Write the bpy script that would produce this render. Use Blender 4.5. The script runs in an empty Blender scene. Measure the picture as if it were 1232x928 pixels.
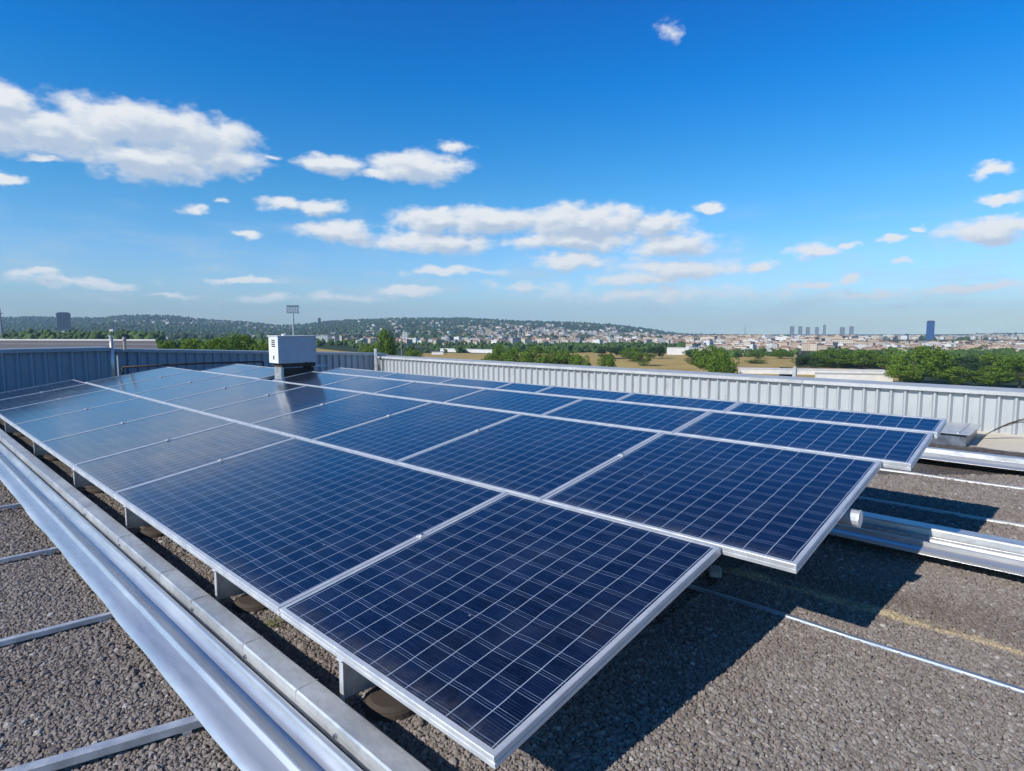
import bpy, bmesh, math, random
import numpy as np
from mathutils import Vector, Matrix, noise as mnoise
R = math.radians
random.seed(7)
rng = np.random.default_rng(7)
scene = bpy.context.scene
col = scene.collection

# ------------------------------------------------------------------ camera
# world: +Y runs along the panel rows, +X up the slope of the array, z = 0 is the roof
PITCH, YAW, FPX, CH = R(5.432673), R(46.443599), 726.5506, 1.5
PW, PH = 1232, 928
TILT = R(8.956334)
cam_d = bpy.data.cameras.new('camera')
cam = bpy.data.objects.new('camera', cam_d); col.objects.link(cam)
cam_d.sensor_width = 36; cam_d.lens = FPX/PW*36
cam_d.clip_start = .05; cam_d.clip_end = 30000
cam.location = (0, 0, CH)
cam.rotation_euler = (math.pi/2-PITCH, 0, -YAW)
scene.camera = cam

# ------------------------------------------------------------------ light
SUN_EL, SUN_AZ = R(33), R(-80)          # azimuth from +Y towards +X
sun_dir = Vector((math.sin(SUN_AZ)*math.cos(SUN_EL), math.cos(SUN_AZ)*math.cos(SUN_EL), math.sin(SUN_EL)))
sl = bpy.data.lights.new('sun', 'SUN'); sl.energy = 4.7; sl.angle = R(.53); sl.color = (1, .945, .86)
so = bpy.data.objects.new('sun', sl); col.objects.link(so)
so.rotation_euler = sun_dir.to_track_quat('Z', 'Y').to_euler(); so.location = (-20, 5, 30)
scene.view_settings.view_transform = 'Standard'; scene.view_settings.look = 'None'
scene.view_settings.gamma = 1; scene.view_settings.use_curve_mapping = False
scene.view_settings.exposure = 0.0
SKY_K = .085

# ------------------------------------------------------------------ projection helpers
_f = np.array([math.sin(YAW)*math.cos(PITCH), math.cos(YAW)*math.cos(PITCH), -math.sin(PITCH)])
_r = np.array([math.cos(YAW), -math.sin(YAW), 0.0]); _u = np.cross(_r, _f)
def proj(p):
    q = np.asarray(p, float)-np.array([0, 0, CH]); z = q@_f
    return PW/2+FPX*(q@_r)/z, PH/2-FPX*(q@_u)/z
HZ = PH/2-FPX*math.tan(PITCH)
def azel(px, py):
    v = _f*FPX+_r*(px-PW/2)-_u*(py-PH/2); v /= np.linalg.norm(v)
    return math.degrees(math.atan2(v[0], v[1])), math.degrees(math.asin(v[2]))
def far(px, depth):
    "ground position seen in direction px at a horizontal depth"
    t = (px-PW/2)/FPX*(math.cos(PITCH))
    fx, fy = math.sin(YAW), math.cos(YAW)
    return fx*depth+fy*depth*t, fy*depth-fx*depth*t
def zat(py, depth): return CH+(HZ-py)/FPX*depth

# ------------------------------------------------------------------ world
w = bpy.data.worlds.new('World'); scene.world = w; w.use_nodes = True
nt = w.node_tree; nt.nodes.clear()
class NB:
    "small node builder"
    def __init__(s, nt): s.nt = nt
    def n(s, t, **kw):
        o = s.nt.nodes.new(t)
        for k, v in kw.items(): setattr(o, k, v)
        return o
    def L(s, a, b): s.nt.links.new(a, b)
    def put(s, sock, v):
        if isinstance(v, bpy.types.NodeSocket): s.L(v, sock)
        elif v is not None: sock.default_value = v
    def m(s, op, a, b=None, c=None, clamp=False):
        o = s.n('ShaderNodeMath', operation=op); o.use_clamp = clamp
        for i, v in enumerate((a, b, c)):
            if v is not None: s.put(o.inputs[i], v)
        return o.outputs[0]
    def vm(s, op, a, b=None):
        o = s.n('ShaderNodeVectorMath', operation=op)
        s.put(o.inputs[0], a)
        if b is not None: s.put(o.inputs[1], b)
        return o.outputs['Value'] if op in ('LENGTH', 'DOT_PRODUCT') else o.outputs[0]
    def mix(s, f, a, b, mode='MIX'):
        o = s.n('ShaderNodeMix', data_type='RGBA', blend_type=mode)
        s.put(o.inputs['Factor'], f)
        for k, v in ((6, a), (7, b)):
            if not isinstance(v, bpy.types.NodeSocket): v = (*v, 1) if len(v) == 3 else v
            s.put(o.inputs[k], v)
        return o.outputs[2]
    def ss(s, x, a, b, lo=0, hi=1):
        o = s.n('ShaderNodeMapRange', interpolation_type='SMOOTHSTEP')
        s.put(o.inputs[0], x); s.put(o.inputs[1], a); s.put(o.inputs[2], b); s.put(o.inputs[3], lo); s.put(o.inputs[4], hi)
        return o.outputs[0]
    def noise(s, vec, scale, detail=4, rough=.5, dist=0, out=0):
        o = s.n('ShaderNodeTexNoise'); s.put(o.inputs['Scale'], scale); o.inputs['Detail'].default_value = detail
        o.inputs['Roughness'].default_value = rough; o.inputs['Distortion'].default_value = dist
        if vec is not None: s.L(vec, o.inputs['Vector'])
        return o.outputs[out]
    def comb(s, x, y, z=0.0):
        o = s.n('ShaderNodeCombineXYZ')
        for i, v in enumerate((x, y, z)): s.put(o.inputs[i], v)
        return o.outputs[0]
    def sep(s, v):
        o = s.n('ShaderNodeSeparateXYZ'); s.L(v, o.inputs[0]); return o.outputs

CLOUDS = [  # px, py, half width, half height, weight
 (-12, 150, 95, 32, 1), (60, 158, 110, 30, 1), (0, 122, 48, 26, 1), (170, 152, 115, 30, 1), (235, 165, 80, 34, 1), (175, 194, 98, 26, 1), (262, 188, 60, 26, 1),
 (50, 190, 24, 6, .8), (5, 212, 26, 9, .9), (325, 188, 16, 4, .55), (402, 199, 46, 15, 1), (505, 201, 66, 20, 1), (450, 209, 36, 8, .8), (543, 176, 30, 7, .65),
 (345, 246, 34, 10, .9), (386, 250, 34, 11, .9), (404, 279, 52, 16, .8), (297, 280, 16, 5, .55), (236, 252, 15, 6, .5), (262, 243, 9, 3.5, .45),
 (520, 265, 52, 17, 1), (588, 266, 74, 17, 1), (530, 292, 84, 15, .9), (700, 268, 92, 24, 1), (790, 272, 44, 18, 1), (812, 296, 64, 18, .9), (690, 290, 90, 15, .9),
 (692, 315, 54, 12, .8), (815, 324, 90, 14, .75), (770, 334, 70, 9, .7), (915, 321, 28, 8, .8), (853, 248, 23, 8, .95), (760, 257, 14, 6, .6),
 (495, 349, 42, 7.5, .85), (548, 327, 70, 6, .65), (298, 338, 50, 5, .75), (45, 329, 38, 6, .75), (100, 340, 80, 8, .6), (205, 355, 42, 4, .5), (320, 357, 60, 6, .5), (420, 358, 60, 6, .4),
 (980, 302, 36, 10, .95), (1022, 297, 15, 5, .85), (1075, 288, 21, 7, .9), (1108, 275, 13, 4, .7), (1092, 315, 18, 4.5, .65), (980, 342, 30, 5.5, .75), (1020, 338, 16, 6, .75),
 (1195, 206, 27, 9, .9), (1204, 238, 34, 8, .95), (1190, 277, 66, 17, 1), (1170, 347, 120, 8, .6), (1050, 352, 90, 7, .45), (805, 38, 12, 13, .42), (790, 354, 190, 11, .5), (640, 345, 60, 6, .4)]
g = bpy.data.node_groups.new('cloud_field', 'ShaderNodeTree')
g.interface.new_socket('P', in_out='INPUT', socket_type='NodeSocketVector')
g.interface.new_socket('M', in_out='OUTPUT', socket_type='NodeSocketFloat')
b = NB(g); gi = b.n('NodeGroupInput'); go = b.n('NodeGroupOutput')
acc = None
for (px, py, hw, hh, wt) in CLOUDS:
    a0, e0 = azel(px, py); a1, _ = azel(px+hw, py); _, e1 = azel(px, py-hh)
    sa, se = 1/(1.12*(a1-a0)), 1/(1.12*(e1-e0))
    v = b.vm('MULTIPLY', b.vm('SUBTRACT', gi.outputs[0], (a0, e0, 0)), (sa, se, 0))
    d = b.m('MULTIPLY', b.m('SUBTRACT', 1.0, b.vm('LENGTH', v)), wt)
    acc = d if acc is None else b.m('SMOOTH_MAX', acc, d, .12)
b.L(acc, go.inputs[0])
b = NB(nt)
tc = b.n('ShaderNodeTexCoord'); D = tc.outputs['Generated']
dx, dy, dz = b.sep(D)
az = b.m('MULTIPLY', b.m('ARCTAN2', dx, dy), 57.29578)
el = b.m('MULTIPLY', b.m('ARCSINE', dz), 57.29578)
P = b.comb(az, el)
# turbulence of the outlines, finer towards the horizon where the clouds are farther off
Pn = b.comb(az, b.m('MULTIPLY', el, 1.7))
wob = b.noise(Pn, .32, 5, .6, 0, 1)
wv = b.vm('MULTIPLY', b.vm('SUBTRACT', wob, (.5, .5, .5)), (3.6, 1.9, 0))
Pw = b.vm('ADD', P, wv)
def field(p):
    o = b.n('ShaderNodeGroup'); o.node_tree = g; b.L(p, o.inputs[0]); return o.outputs[0]
n1 = b.noise(Pn, .5, 7, .52)
n2 = b.noise(b.vm('ADD', Pn, (-.5, .9, 0)), .5, 7, .52)
m0 = b.m('MULTIPLY_ADD', b.m('SUBTRACT', n1, .5), 1.1, field(Pw))
m1 = b.m('MULTIPLY_ADD', b.m('SUBTRACT', n2, .5), 1.1, field(b.vm('ADD', Pw, (-.5, .75, 0))))
dens = b.ss(m0, -.06, .52)
shade = b.ss(b.m('SUBTRACT', m1, b.m('MULTIPLY', m0, .35)), -.05, .62)
ccol = b.mix(shade, (10.2, 10.5, 10.8), (5.9, 7.1, 8.8))
ccol = b.mix(b.ss(el, 1.0, 9.0, .55, 0), ccol, (8.9, 9.7, 10.6))
sky = b.n('ShaderNodeTexSky', sky_type='NISHITA'); sky.sun_disc = False
sky.sun_elevation = SUN_EL; sky.sun_rotation = SUN_AZ
sky.altitude = 0; sky.air_density = 1.0; sky.dust_density = .35; sky.ozone_density = 3.0
vz = b.m('MAXIMUM', dz, .012)
b.L(b.comb(dx, dy, vz), sky.inputs[0])
hs = b.n('ShaderNodeHueSaturation'); hs.inputs['Saturation'].default_value = 1.28; hs.inputs['Value'].default_value = 1.0
b.L(sky.outputs[0], hs.inputs['Color'])
skyc = b.mix(1.0, hs.outputs[0], (.86, .97, 1.12), 'MULTIPLY')
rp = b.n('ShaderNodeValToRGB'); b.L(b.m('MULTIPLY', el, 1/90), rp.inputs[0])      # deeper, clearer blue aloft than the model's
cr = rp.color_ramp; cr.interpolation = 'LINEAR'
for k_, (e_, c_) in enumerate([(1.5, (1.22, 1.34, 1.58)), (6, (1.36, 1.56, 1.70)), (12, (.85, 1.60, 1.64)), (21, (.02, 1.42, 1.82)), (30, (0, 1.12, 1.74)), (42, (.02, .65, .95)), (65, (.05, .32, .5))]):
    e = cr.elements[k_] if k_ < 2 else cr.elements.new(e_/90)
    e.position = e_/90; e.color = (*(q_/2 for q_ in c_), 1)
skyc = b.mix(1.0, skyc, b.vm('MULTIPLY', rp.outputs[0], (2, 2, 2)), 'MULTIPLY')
wisp = b.m('MULTIPLY', b.ss(b.noise(b.comb(b.m('MULTIPLY', az, .35), b.m('MULTIPLY', el, 1.3)), .5, 6, .55), .42, .8), b.ss(el, 13.0, 1.5, 0, .6))
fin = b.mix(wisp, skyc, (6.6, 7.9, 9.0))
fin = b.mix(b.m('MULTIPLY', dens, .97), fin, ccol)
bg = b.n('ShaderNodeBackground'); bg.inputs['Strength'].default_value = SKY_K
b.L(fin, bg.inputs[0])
ow = b.n('ShaderNodeOutputWorld'); b.L(bg.outputs[0], ow.inputs[0])

# ------------------------------------------------------------------ object helpers
def tag(o, label=None, cat=None, group=None, kind=None):
    if label: o['label'] = label
    if cat: o['category'] = cat
    if group: o['group'] = group
    if kind: o['kind'] = kind
    return o
def empty(name, loc=(0, 0, 0), rot=(0, 0, 0)):
    o = bpy.data.objects.new(name, None); col.objects.link(o); o.location = loc; o.rotation_euler = rot
    o.empty_display_size = .1; return o
def link(name, me, mat=None, parent=None, smooth=False):
    o = bpy.data.objects.new(name, me); col.objects.link(o)
    if mat is not None: me.materials.append(mat)
    if parent is not None: o.parent = parent
    if smooth: me.polygons.foreach_set('use_smooth', [True]*len(me.polygons))
    return o
class MB:
    def __init__(s): s.bm = bmesh.new()
    def box(s, x0, x1, y0, y1, z0, z1, M=None):
        vs = [Vector((x, y, z)) for x in (x0, x1) for y in (y0, y1) for z in (z0, z1)]
        if M is not None: vs = [M@v for v in vs]
        v = [s.bm.verts.new(q) for q in vs]
        for f in ((0, 1, 3, 2), (4, 6, 7, 5), (0, 4, 5, 1), (2, 3, 7, 6), (0, 2, 6, 4), (1, 5, 7, 3)):
            s.bm.faces.new([v[i] for i in f])
        return s
    def tube(s, pts, r, n=8, caps=True):
        rings = []
        rs = r if isinstance(r, (list, tuple)) else [r]*len(pts)
        pts = [Vector(p) for p in pts]
        for i, p in enumerate(pts):
            t = (pts[min(i+1, len(pts)-1)]-pts[max(i-1, 0)]).normalized()
            a = t.orthogonal().normalized() if i == 0 else (a-t*(a@t)).normalized()
            c = t.cross(a)
            rings.append([s.bm.verts.new(p+(a*math.cos(k*2*math.pi/n)+c*math.sin(k*2*math.pi/n))*rs[i]) for k in range(n)])
        for A, B in zip(rings, rings[1:]):
            for k in range(n): s.bm.faces.new((A[k], A[(k+1) % n], B[(k+1) % n], B[k]))
        if caps: s.bm.faces.new(rings[0][::-1]); s.bm.faces.new(rings[-1])
        return s
    def cyl(s, c, r, z0, z1, n=20, r2=None):
        return s.tube([(c[0], c[1], z0), (c[0], c[1], z1)], [r, r2 or r], n)
    def build(s, name, mat, parent=None, smooth=False, bevel=0):
        bmesh.ops.recalc_face_normals(s.bm, faces=s.bm.faces)
        if bevel: bmesh.ops.bevel(s.bm, geom=[e for e in s.bm.edges if e.calc_face_angle(0) > .6], offset=bevel, segments=1, affect='EDGES')
        me = bpy.data.meshes.new(name); s.bm.to_mesh(me); s.bm.free()
        return link(name, me, mat, parent, smooth)
def grid_mesh(name, rows, mat, parent=None, smooth=True):
    "rows: list of lists of points -> sheet"
    nv = len(rows[0]); vs = [p for r in rows for p in r]; fs = []
    for i in range(len(rows)-1):
        for j in range(nv-1): fs.append((i*nv+j, i*nv+j+1, (i+1)*nv+j+1, (i+1)*nv+j))
    me = bpy.data.meshes.new(name); me.from_pydata([tuple(v) for v in vs], [], fs)
    return link(name, me, mat, parent, smooth)

# ------------------------------------------------------------------ materials
def material(name):
    m = bpy.data.materials.new(name); m.use_nodes = True
    t = m.node_tree; bsdf = t.nodes['Principled BSDF']; return m, NB(t), bsdf
def setp(b, bs, **kw):
    for k, v in kw.items():
        k = k.replace('_', ' ')
        b.put(bs.inputs[k], v if isinstance(v, (bpy.types.NodeSocket, float, int)) or len(v) != 3 or k == 'Normal' else (*v, 1))
def bump(b, h, strength, dist=.01, nrm=None):
    o = b.n('ShaderNodeBump'); o.inputs['Strength'].default_value = strength; o.inputs['Distance'].default_value = dist
    b.L(h, o.inputs['Height'])
    if nrm is not None: b.L(nrm, o.inputs['Normal'])
    return o.outputs[0]
def metal_mat(name, c, rough=.35, metallic=.7, dirt=.12, scale=9, stretch=(1, 1, 1)):
    m, b, bs = material(name)
    tcn = b.n('ShaderNodeTexCoord'); p = b.vm('MULTIPLY', tcn.outputs['Object'], stretch)
    n = b.noise(p, scale, 6, .6); n2 = b.noise(p, scale*9, 3, .5)
    k = b.m('ADD', b.m('MULTIPLY', n, .7), b.m('MULTIPLY', n2, .3))
    colr = b.mix(b.ss(k, .35, .65), tuple(x*(1-dirt*1.6) for x in c), c)
    setp(b, bs, Base_Color=colr, Metallic=float(metallic), Roughness=b.ss(n, .3, .7, rough*.8, rough*1.35))
    b.L(bump(b, n, .05, .004), bs.inputs['Normal'])
    return m
def plain(name, c, rough=.6, metallic=0.0, var=.15, scale=6):
    m, b, bs = material(name)
    tcn = b.n('ShaderNodeTexCoord'); n = b.noise(tcn.outputs['Object'], scale, 6, .6)
    setp(b, bs, Base_Color=b.mix(b.ss(n, .3, .7), tuple(x*(1-var) for x in c), tuple(min(1, x*(1+var)) for x in c)), Roughness=float(rough), Metallic=float(metallic))
    return m
M_frame = metal_mat('anodised_aluminium', (.80, .81, .82), .36, .45, .10, 7)
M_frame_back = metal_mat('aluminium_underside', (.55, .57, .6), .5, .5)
M_galv = metal_mat('galvanised_sheet', (.76, .765, .755), .29, .62, .12, 4.5, (1, .22, 1))
M_galv2 = metal_mat('galvanised_flange', (.72, .725, .72), .36, .55, .2, 5, (1, .5, 1))
M_rod = metal_mat('rod_metal', (.74, .75, .76), .42, .5, .15, 14)
M_bolt = metal_mat('bolt_steel', (.6, .6, .6), .3, .9)
M_rubber = plain('foot_rubber', (.06, .045, .035), .8)
M_wire = plain('rusty_wire', (.06, .045, .035), .6, .3)
M_stoneblk = plain('pale_concrete', (.42, .38, .33), .9, 0, .2, 40)

# solar glass: uv is counted in cells
def glass_material():
    m, b, bs = material('solar_cells')
    uvn = b.n('ShaderNodeUVMap'); uvn.uv_map = 'UVMap'
    oi = b.n('ShaderNodeObjectInfo')
    uv = uvn.outputs[0]
    wn = b.noise(b.vm('ADD', uv, b.comb(b.m('MULTIPLY', oi.outputs['Random'], 57.0), 0.0)), .35, 2, .5, 0, 1)
    uvw = b.vm('ADD', uv, b.vm('MULTIPLY', b.vm('SUBTRACT', wn, (.5, .5, .5)), (.16, .22, 0)))
    u, v, _ = b.sep(uvw)
    def line(x, w, off=0.0):
        # anti-aliased line round integers (+off), w = half width in cells
        fr = b.m('ABSOLUTE', b.m('SUBTRACT', b.m('FRACT', b.m('ADD', x, .5-off)), .5))
        return b.ss(fr, w*1.25, w*.65)
    lu = line(u, .017)
    lv1 = line(v, .013, .10); lv2 = line(v, .013, -.10); lv3 = line(v, .008, 0.0)
    broken = b.ss(b.noise(b.comb(b.m('MULTIPLY', u, .8), b.m('MULTIPLY', v, 5.0)), 1.0, 4, .6), .34, .6, .35, 1)
    lv = b.m('MULTIPLY', b.m('MAXIMUM', b.m('MAXIMUM', lv1, lv2), b.m('MULTIPLY', lv3, .5)), broken)
    fine = b.m('MULTIPLY', line(b.m('MULTIPLY', v, 9.0), .09), b.ss(b.noise(b.comb(b.m('MULTIPLY', u, .5), b.m('MULTIPLY', v, 14.0)), 1.0, 4, .65), 0.38, .75, .0, .42))
    cell = b.n('ShaderNodeTexWhiteNoise', noise_dimensions='3D')
    fl = b.n('ShaderNodeVectorMath', operation='FLOOR'); b.L(uvw, fl.inputs[0])
    b.L(b.vm('ADD', fl.outputs[0], b.comb(0.0, 0.0, b.m('MULTIPLY', oi.outputs['Random'], 91.0))), cell.inputs['Vector'])
    cr = b.n('ShaderNodeTexVoronoi', feature='F1'); cr.inputs['Scale'].default_value = 3.5; b.L(uv, cr.inputs['Vector'])
    crys = b.sep(cr.outputs['Color'])[0]
    base = b.mix(cell.outputs['Value'], (.0028, .0055, .019), (.0055, .0125, .044))
    base = b.mix(b.m('MULTIPLY', crys, .55), base, (.0065, .0155, .05))
    # brownish tarnish on some cells
    tn = b.ss(b.noise(b.vm('ADD', uv, b.comb(b.m('MULTIPLY', oi.outputs['Random'], 31.0), 3.0)), .17, 3, .5), .55, .72, 0, .55)
    base = b.mix(b.m('MULTIPLY', tn, b.ss(cell.outputs['Value'], .3, .8)), base, (.013, .011, .014))
    c = b.mix(fine, base, (.10, .16, .30))
    c = b.mix(b.m('MULTIPLY', lv, .8), c, (.22, .29, .42))
    c = b.mix(b.m('MULTIPLY', lu, .95), c, (.40, .47, .58))
    dn = b.noise(b.n('ShaderNodeTexCoord').outputs['Object'], 2.2, 7, .65)
    c = b.mix(b.ss(dn, .42, .8, 0, .06), c, (.30, .31, .33))     # thin dust
    # dirt settles against the low edge, dried drops elsewhere
    low = b.m('MULTIPLY', b.ss(v, .9, -.1), b.ss(b.noise(b.comb(b.m('MULTIPLY', u, 1.6), b.m('MULTIPLY', v, .9)), 1.0, 6, .65), .35, .7, .15, 1))
    c = b.mix(b.m('MULTIPLY', low, .20), c, (.30, .27, .23))
    dv = b.n('ShaderNodeTexVoronoi', feature='F1'); dv.inputs['Scale'].default_value = 1.1; b.L(b.vm('ADD', uv, b.comb(b.m('MULTIPLY', oi.outputs['Random'], 19.0), 7.0)), dv.inputs['Vector'])
    spot = b.m('MULTIPLY', b.ss(dv.outputs['Distance'], .075, .045), b.ss(b.sep(dv.outputs['Color'])[0], .9, .93))
    c = b.mix(b.m('MULTIPLY', spot, .5), c, (.45, .44, .42))
    setp(b, bs, Base_Color=c, Roughness=.22, IOR=1.45)
    bs.inputs['Coat Weight'].default_value = .95; bs.inputs['Coat IOR'].default_value = 1.5
    b.put(bs.inputs['Coat Roughness'], b.ss(dn, .3, .75, .11, .2))
    bs.inputs['Specular IOR Level'].default_value = .08
    big = b.noise(uv, .16, 2, .5)
    nb = bump(b, big, .25, .012)
    b.L(nb, bs.inputs['Coat Normal'])
    return m
M_glass = glass_material()
M_back = plain('backsheet', (.5, .5, .5), .7)

# ------------------------------------------------------------------ roof
def roof_material():
    m, b, bs = material('roof_gravel')
    geo = b.n('ShaderNodeNewGeometry'); p = geo.outputs['Position']
    x, y, z = b.sep(p)
    def stones(sc):
        vo = b.n('ShaderNodeTexVoronoi', feature='F1'); vo.inputs['Scale'].default_value = sc; vo.inputs['Randomness'].default_value = .95
        b.L(p, vo.inputs['Vector']); return vo.outputs['Distance'], vo.outputs['Color']
    d1, c1 = stones(78); d2, c2 = stones(40)
    tone = b.sep(c1)[0]; tone2 = b.sep(c2)[1]
    c = b.mix(tone, (.18, .15, .13), (.33, .3, .275))
    c = b.mix(b.ss(tone2, .9, .98, 0, .4), c, (.48, .45, .42))
    c = b.mix(b.ss(d1, .38, .75), c, (.05, .042, .037))
    big = b.noise(p, .9, 6, .6); mid = b.noise(p, 6, 5, .6)
    c = b.mix(b.ss(big, .35, .7, 0, .45), c, b.mix(1.0, c, (.62, .56, .52), 'MULTIPLY'))
    c = b.mix(b.ss(mid, .55, .75, 0, .35), c, (.3, .26, .22))
    # ochre silt stripe washed along one seam, sandy drift by the parapet
    edge = b.noise(b.comb(b.m('MULTIPLY', x, 5.0), b.m('MULTIPLY', y, 2.0)), 1.0, 6, .7)
    sx = b.m('ABSOLUTE', b.m('SUBTRACT', b.m('ADD', x, b.m('MULTIPLY', b.m('SUBTRACT', edge, .5), .3)), 3.56))
    stripe = b.m('MULTIPLY', b.ss(sx, .055, .005), b.ss(mid, .25, .5, .5, 1))
    c = b.mix(b.m('MULTIPLY', stripe, .85), c, (.55, .44, .26))
    moss = b.m('MULTIPLY', b.ss(b.noise(p, .8, 7, .7), .56, .66, 0, .5), b.ss(b.noise(p, 9, 4, .6), .45, .6))
    c = b.mix(moss, c, (.10, .088, .05))
    pale = b.ss(b.noise(p, .5, 8, .65), .58, .68, 0, .3)
    c = b.mix(pale, c, (.46, .41, .34))
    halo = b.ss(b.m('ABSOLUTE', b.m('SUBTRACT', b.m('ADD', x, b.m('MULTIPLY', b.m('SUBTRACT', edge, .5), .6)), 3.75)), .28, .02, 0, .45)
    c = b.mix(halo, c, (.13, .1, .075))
    sand = b.ss(b.m('ADD', x, b.m('MULTIPLY', b.m('SUBTRACT', edge, .5), .8)), 9.35, 9.5)
    c = b.mix(sand, c, b.mix(mid, (.66, .58, .46), (.8, .73, .6)))
    setp(b, bs, Base_Color=c, Roughness=.92)
    bs.inputs['Specular IOR Level'].default_value = .2
    h = b.m('SUBTRACT', b.m('ADD', b.m('MULTIPLY', b.m('SUBTRACT', .7, d1), 1.0), b.m('MULTIPLY', tone, .5)), b.m('MULTIPLY', d2, .4))
    h = b.m('MULTIPLY', h, b.ss(sand, 0, 1, 1, .15))
    b.L(bump(b, h, 1.0, .012), bs.inputs['Normal'])
    return m
M_roof = roof_material()
rb = MB(); rb.box(-14, 11.55, -9, 16.9, -30, -.06)
o = rb.build('building_block', plain('render_wall', (.5, .48, .45), .9)); tag(o, kind='structure')
NX, NY = 140, 160
def roof_h(x, y):
    return .018*mnoise.noise(Vector((x*.55, y*.35, 0)))+.006*mnoise.noise(Vector((x*3, y*2, 4)))
rows = []
for i in range(NX+1):
    x = -14+25.5*i/NX
    rows.append([(x, -9+25.9*j/NY, roof_h(x, -9+25.9*j/NY)) for j in range(NY+1)])
o = grid_mesh('roof', rows, M_roof); tag(o, kind='structure')

# loose gravel: real stones where the camera is close enough to tell them apart
def stone_material():
    m, b, bs = material('gravel_stone')
    at = b.n('ShaderNodeAttribute', attribute_type='INSTANCER', attribute_name='tone')
    tn = at.outputs['Fac']
    geo = b.n('ShaderNodeNewGeometry'); p = geo.outputs['Position']; x, y, z = b.sep(p)
    c = b.mix(tn, (.20, .167, .145), (.36, .325, .298))
    c = b.mix(b.ss(tn, .965, .99, 0, .6), c, (.62, .59, .55))
    n = b.noise(p, 260, 4, .6)
    c = b.mix(b.ss(n, .35, .65, 0, .4), c, (.2, .16, .135))
    big = b.noise(p, .9, 6, .6)
    c = b.mix(b.ss(big, .35, .7, 0, .45), c, b.mix(1.0, c, (.62, .56, .52), 'MULTIPLY'))
    edge = b.noise(b.comb(b.m('MULTIPLY', x, 5.0), b.m('MULTIPLY', y, 2.0)), 1.0, 6, .7)
    sx = b.m('ABSOLUTE', b.m('SUBTRACT', b.m('ADD', x, b.m('MULTIPLY', b.m('SUBTRACT', edge, .5), .3)), 3.56))
    c = b.mix(b.m('MULTIPLY', b.ss(sx, .055, .005), .75), c, (.6, .48, .29))
    moss = b.m('MULTIPLY', b.ss(b.noise(p, .8, 7, .7), .56, .66, 0, .5), b.ss(b.noise(p, 9, 4, .6), .45, .6))
    c = b.mix(moss, c, (.10, .088, .05))
    pale = b.ss(b.noise(p, .5, 8, .65), .58, .68, 0, .3)
    c = b.mix(pale, c, (.46, .41, .34))
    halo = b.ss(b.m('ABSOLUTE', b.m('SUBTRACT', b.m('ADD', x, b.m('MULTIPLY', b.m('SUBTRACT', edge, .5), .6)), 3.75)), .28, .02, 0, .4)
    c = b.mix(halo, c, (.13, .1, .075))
    setp(b, bs, Base_Color=c, Roughness=.9); bs.inputs['Specular IOR Level'].default_value = .25
    return m
pts, scl, ton = [], [], []
def scatter(x0, x1, y0, y1, step, dmin, dmax, r):
    nx, ny = int((x1-x0)/step), int((y1-y0)/step)
    X, Y = np.meshgrid(x0+np.arange(nx)*step, y0+np.arange(ny)*step)
    X = X.ravel()+rng.uniform(-.5, .5, X.size)*step*1.1; Y = Y.ravel()+rng.uniform(-.5, .5, Y.size)*step*1.1
    q = np.stack([X, Y, np.zeros_like(X)-CH], 1); d = q@_f
    sx = PW/2+FPX*(q@_r)/np.maximum(d, .1); sy = PH/2-FPX*(q@_u)/np.maximum(d, .1)
    k = (d > dmin) & (d <= dmax) & (sx > -160) & (sx < PW+160) & (sy < PH+160)
    k &= ~((X > 1.75) & (X < 2.75) & (Y > 1.75)) & ~((X > 2.6) & (X < 5.3) & (Y > 1.5)) & ~((X > 4.9) & (Y > 2.2))
    k &= ~((X > .78) & (X < 1.07))
    for xx, yy in zip(X[k], Y[k]): pts.append((xx, yy, roof_h(xx, yy)+rng.uniform(-.15, .4)*r))
    n = int(k.sum()); scl.extend((r*np.exp(rng.normal(0, .3, n))).tolist()); ton.extend(rng.uniform(0, 1, n).tolist())
scatter(-.8, 6, -1.6, 9, .0112, .8, 3.9, .0078)
scatter(-.5, 8.5, -1.6, 9, .0155, 3.9, 6.2, .0098)
me = bpy.data.meshes.new('gravel'); me.from_pydata(pts, [], [])
for nm, dat in (('scl', scl), ('tone', ton)):
    at = me.attributes.new(nm, 'FLOAT', 'POINT'); at.data.foreach_set('value', dat)
M_stone = stone_material()
grv = link('gravel', me, M_stone); tag(grv, kind='stuff')
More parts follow.
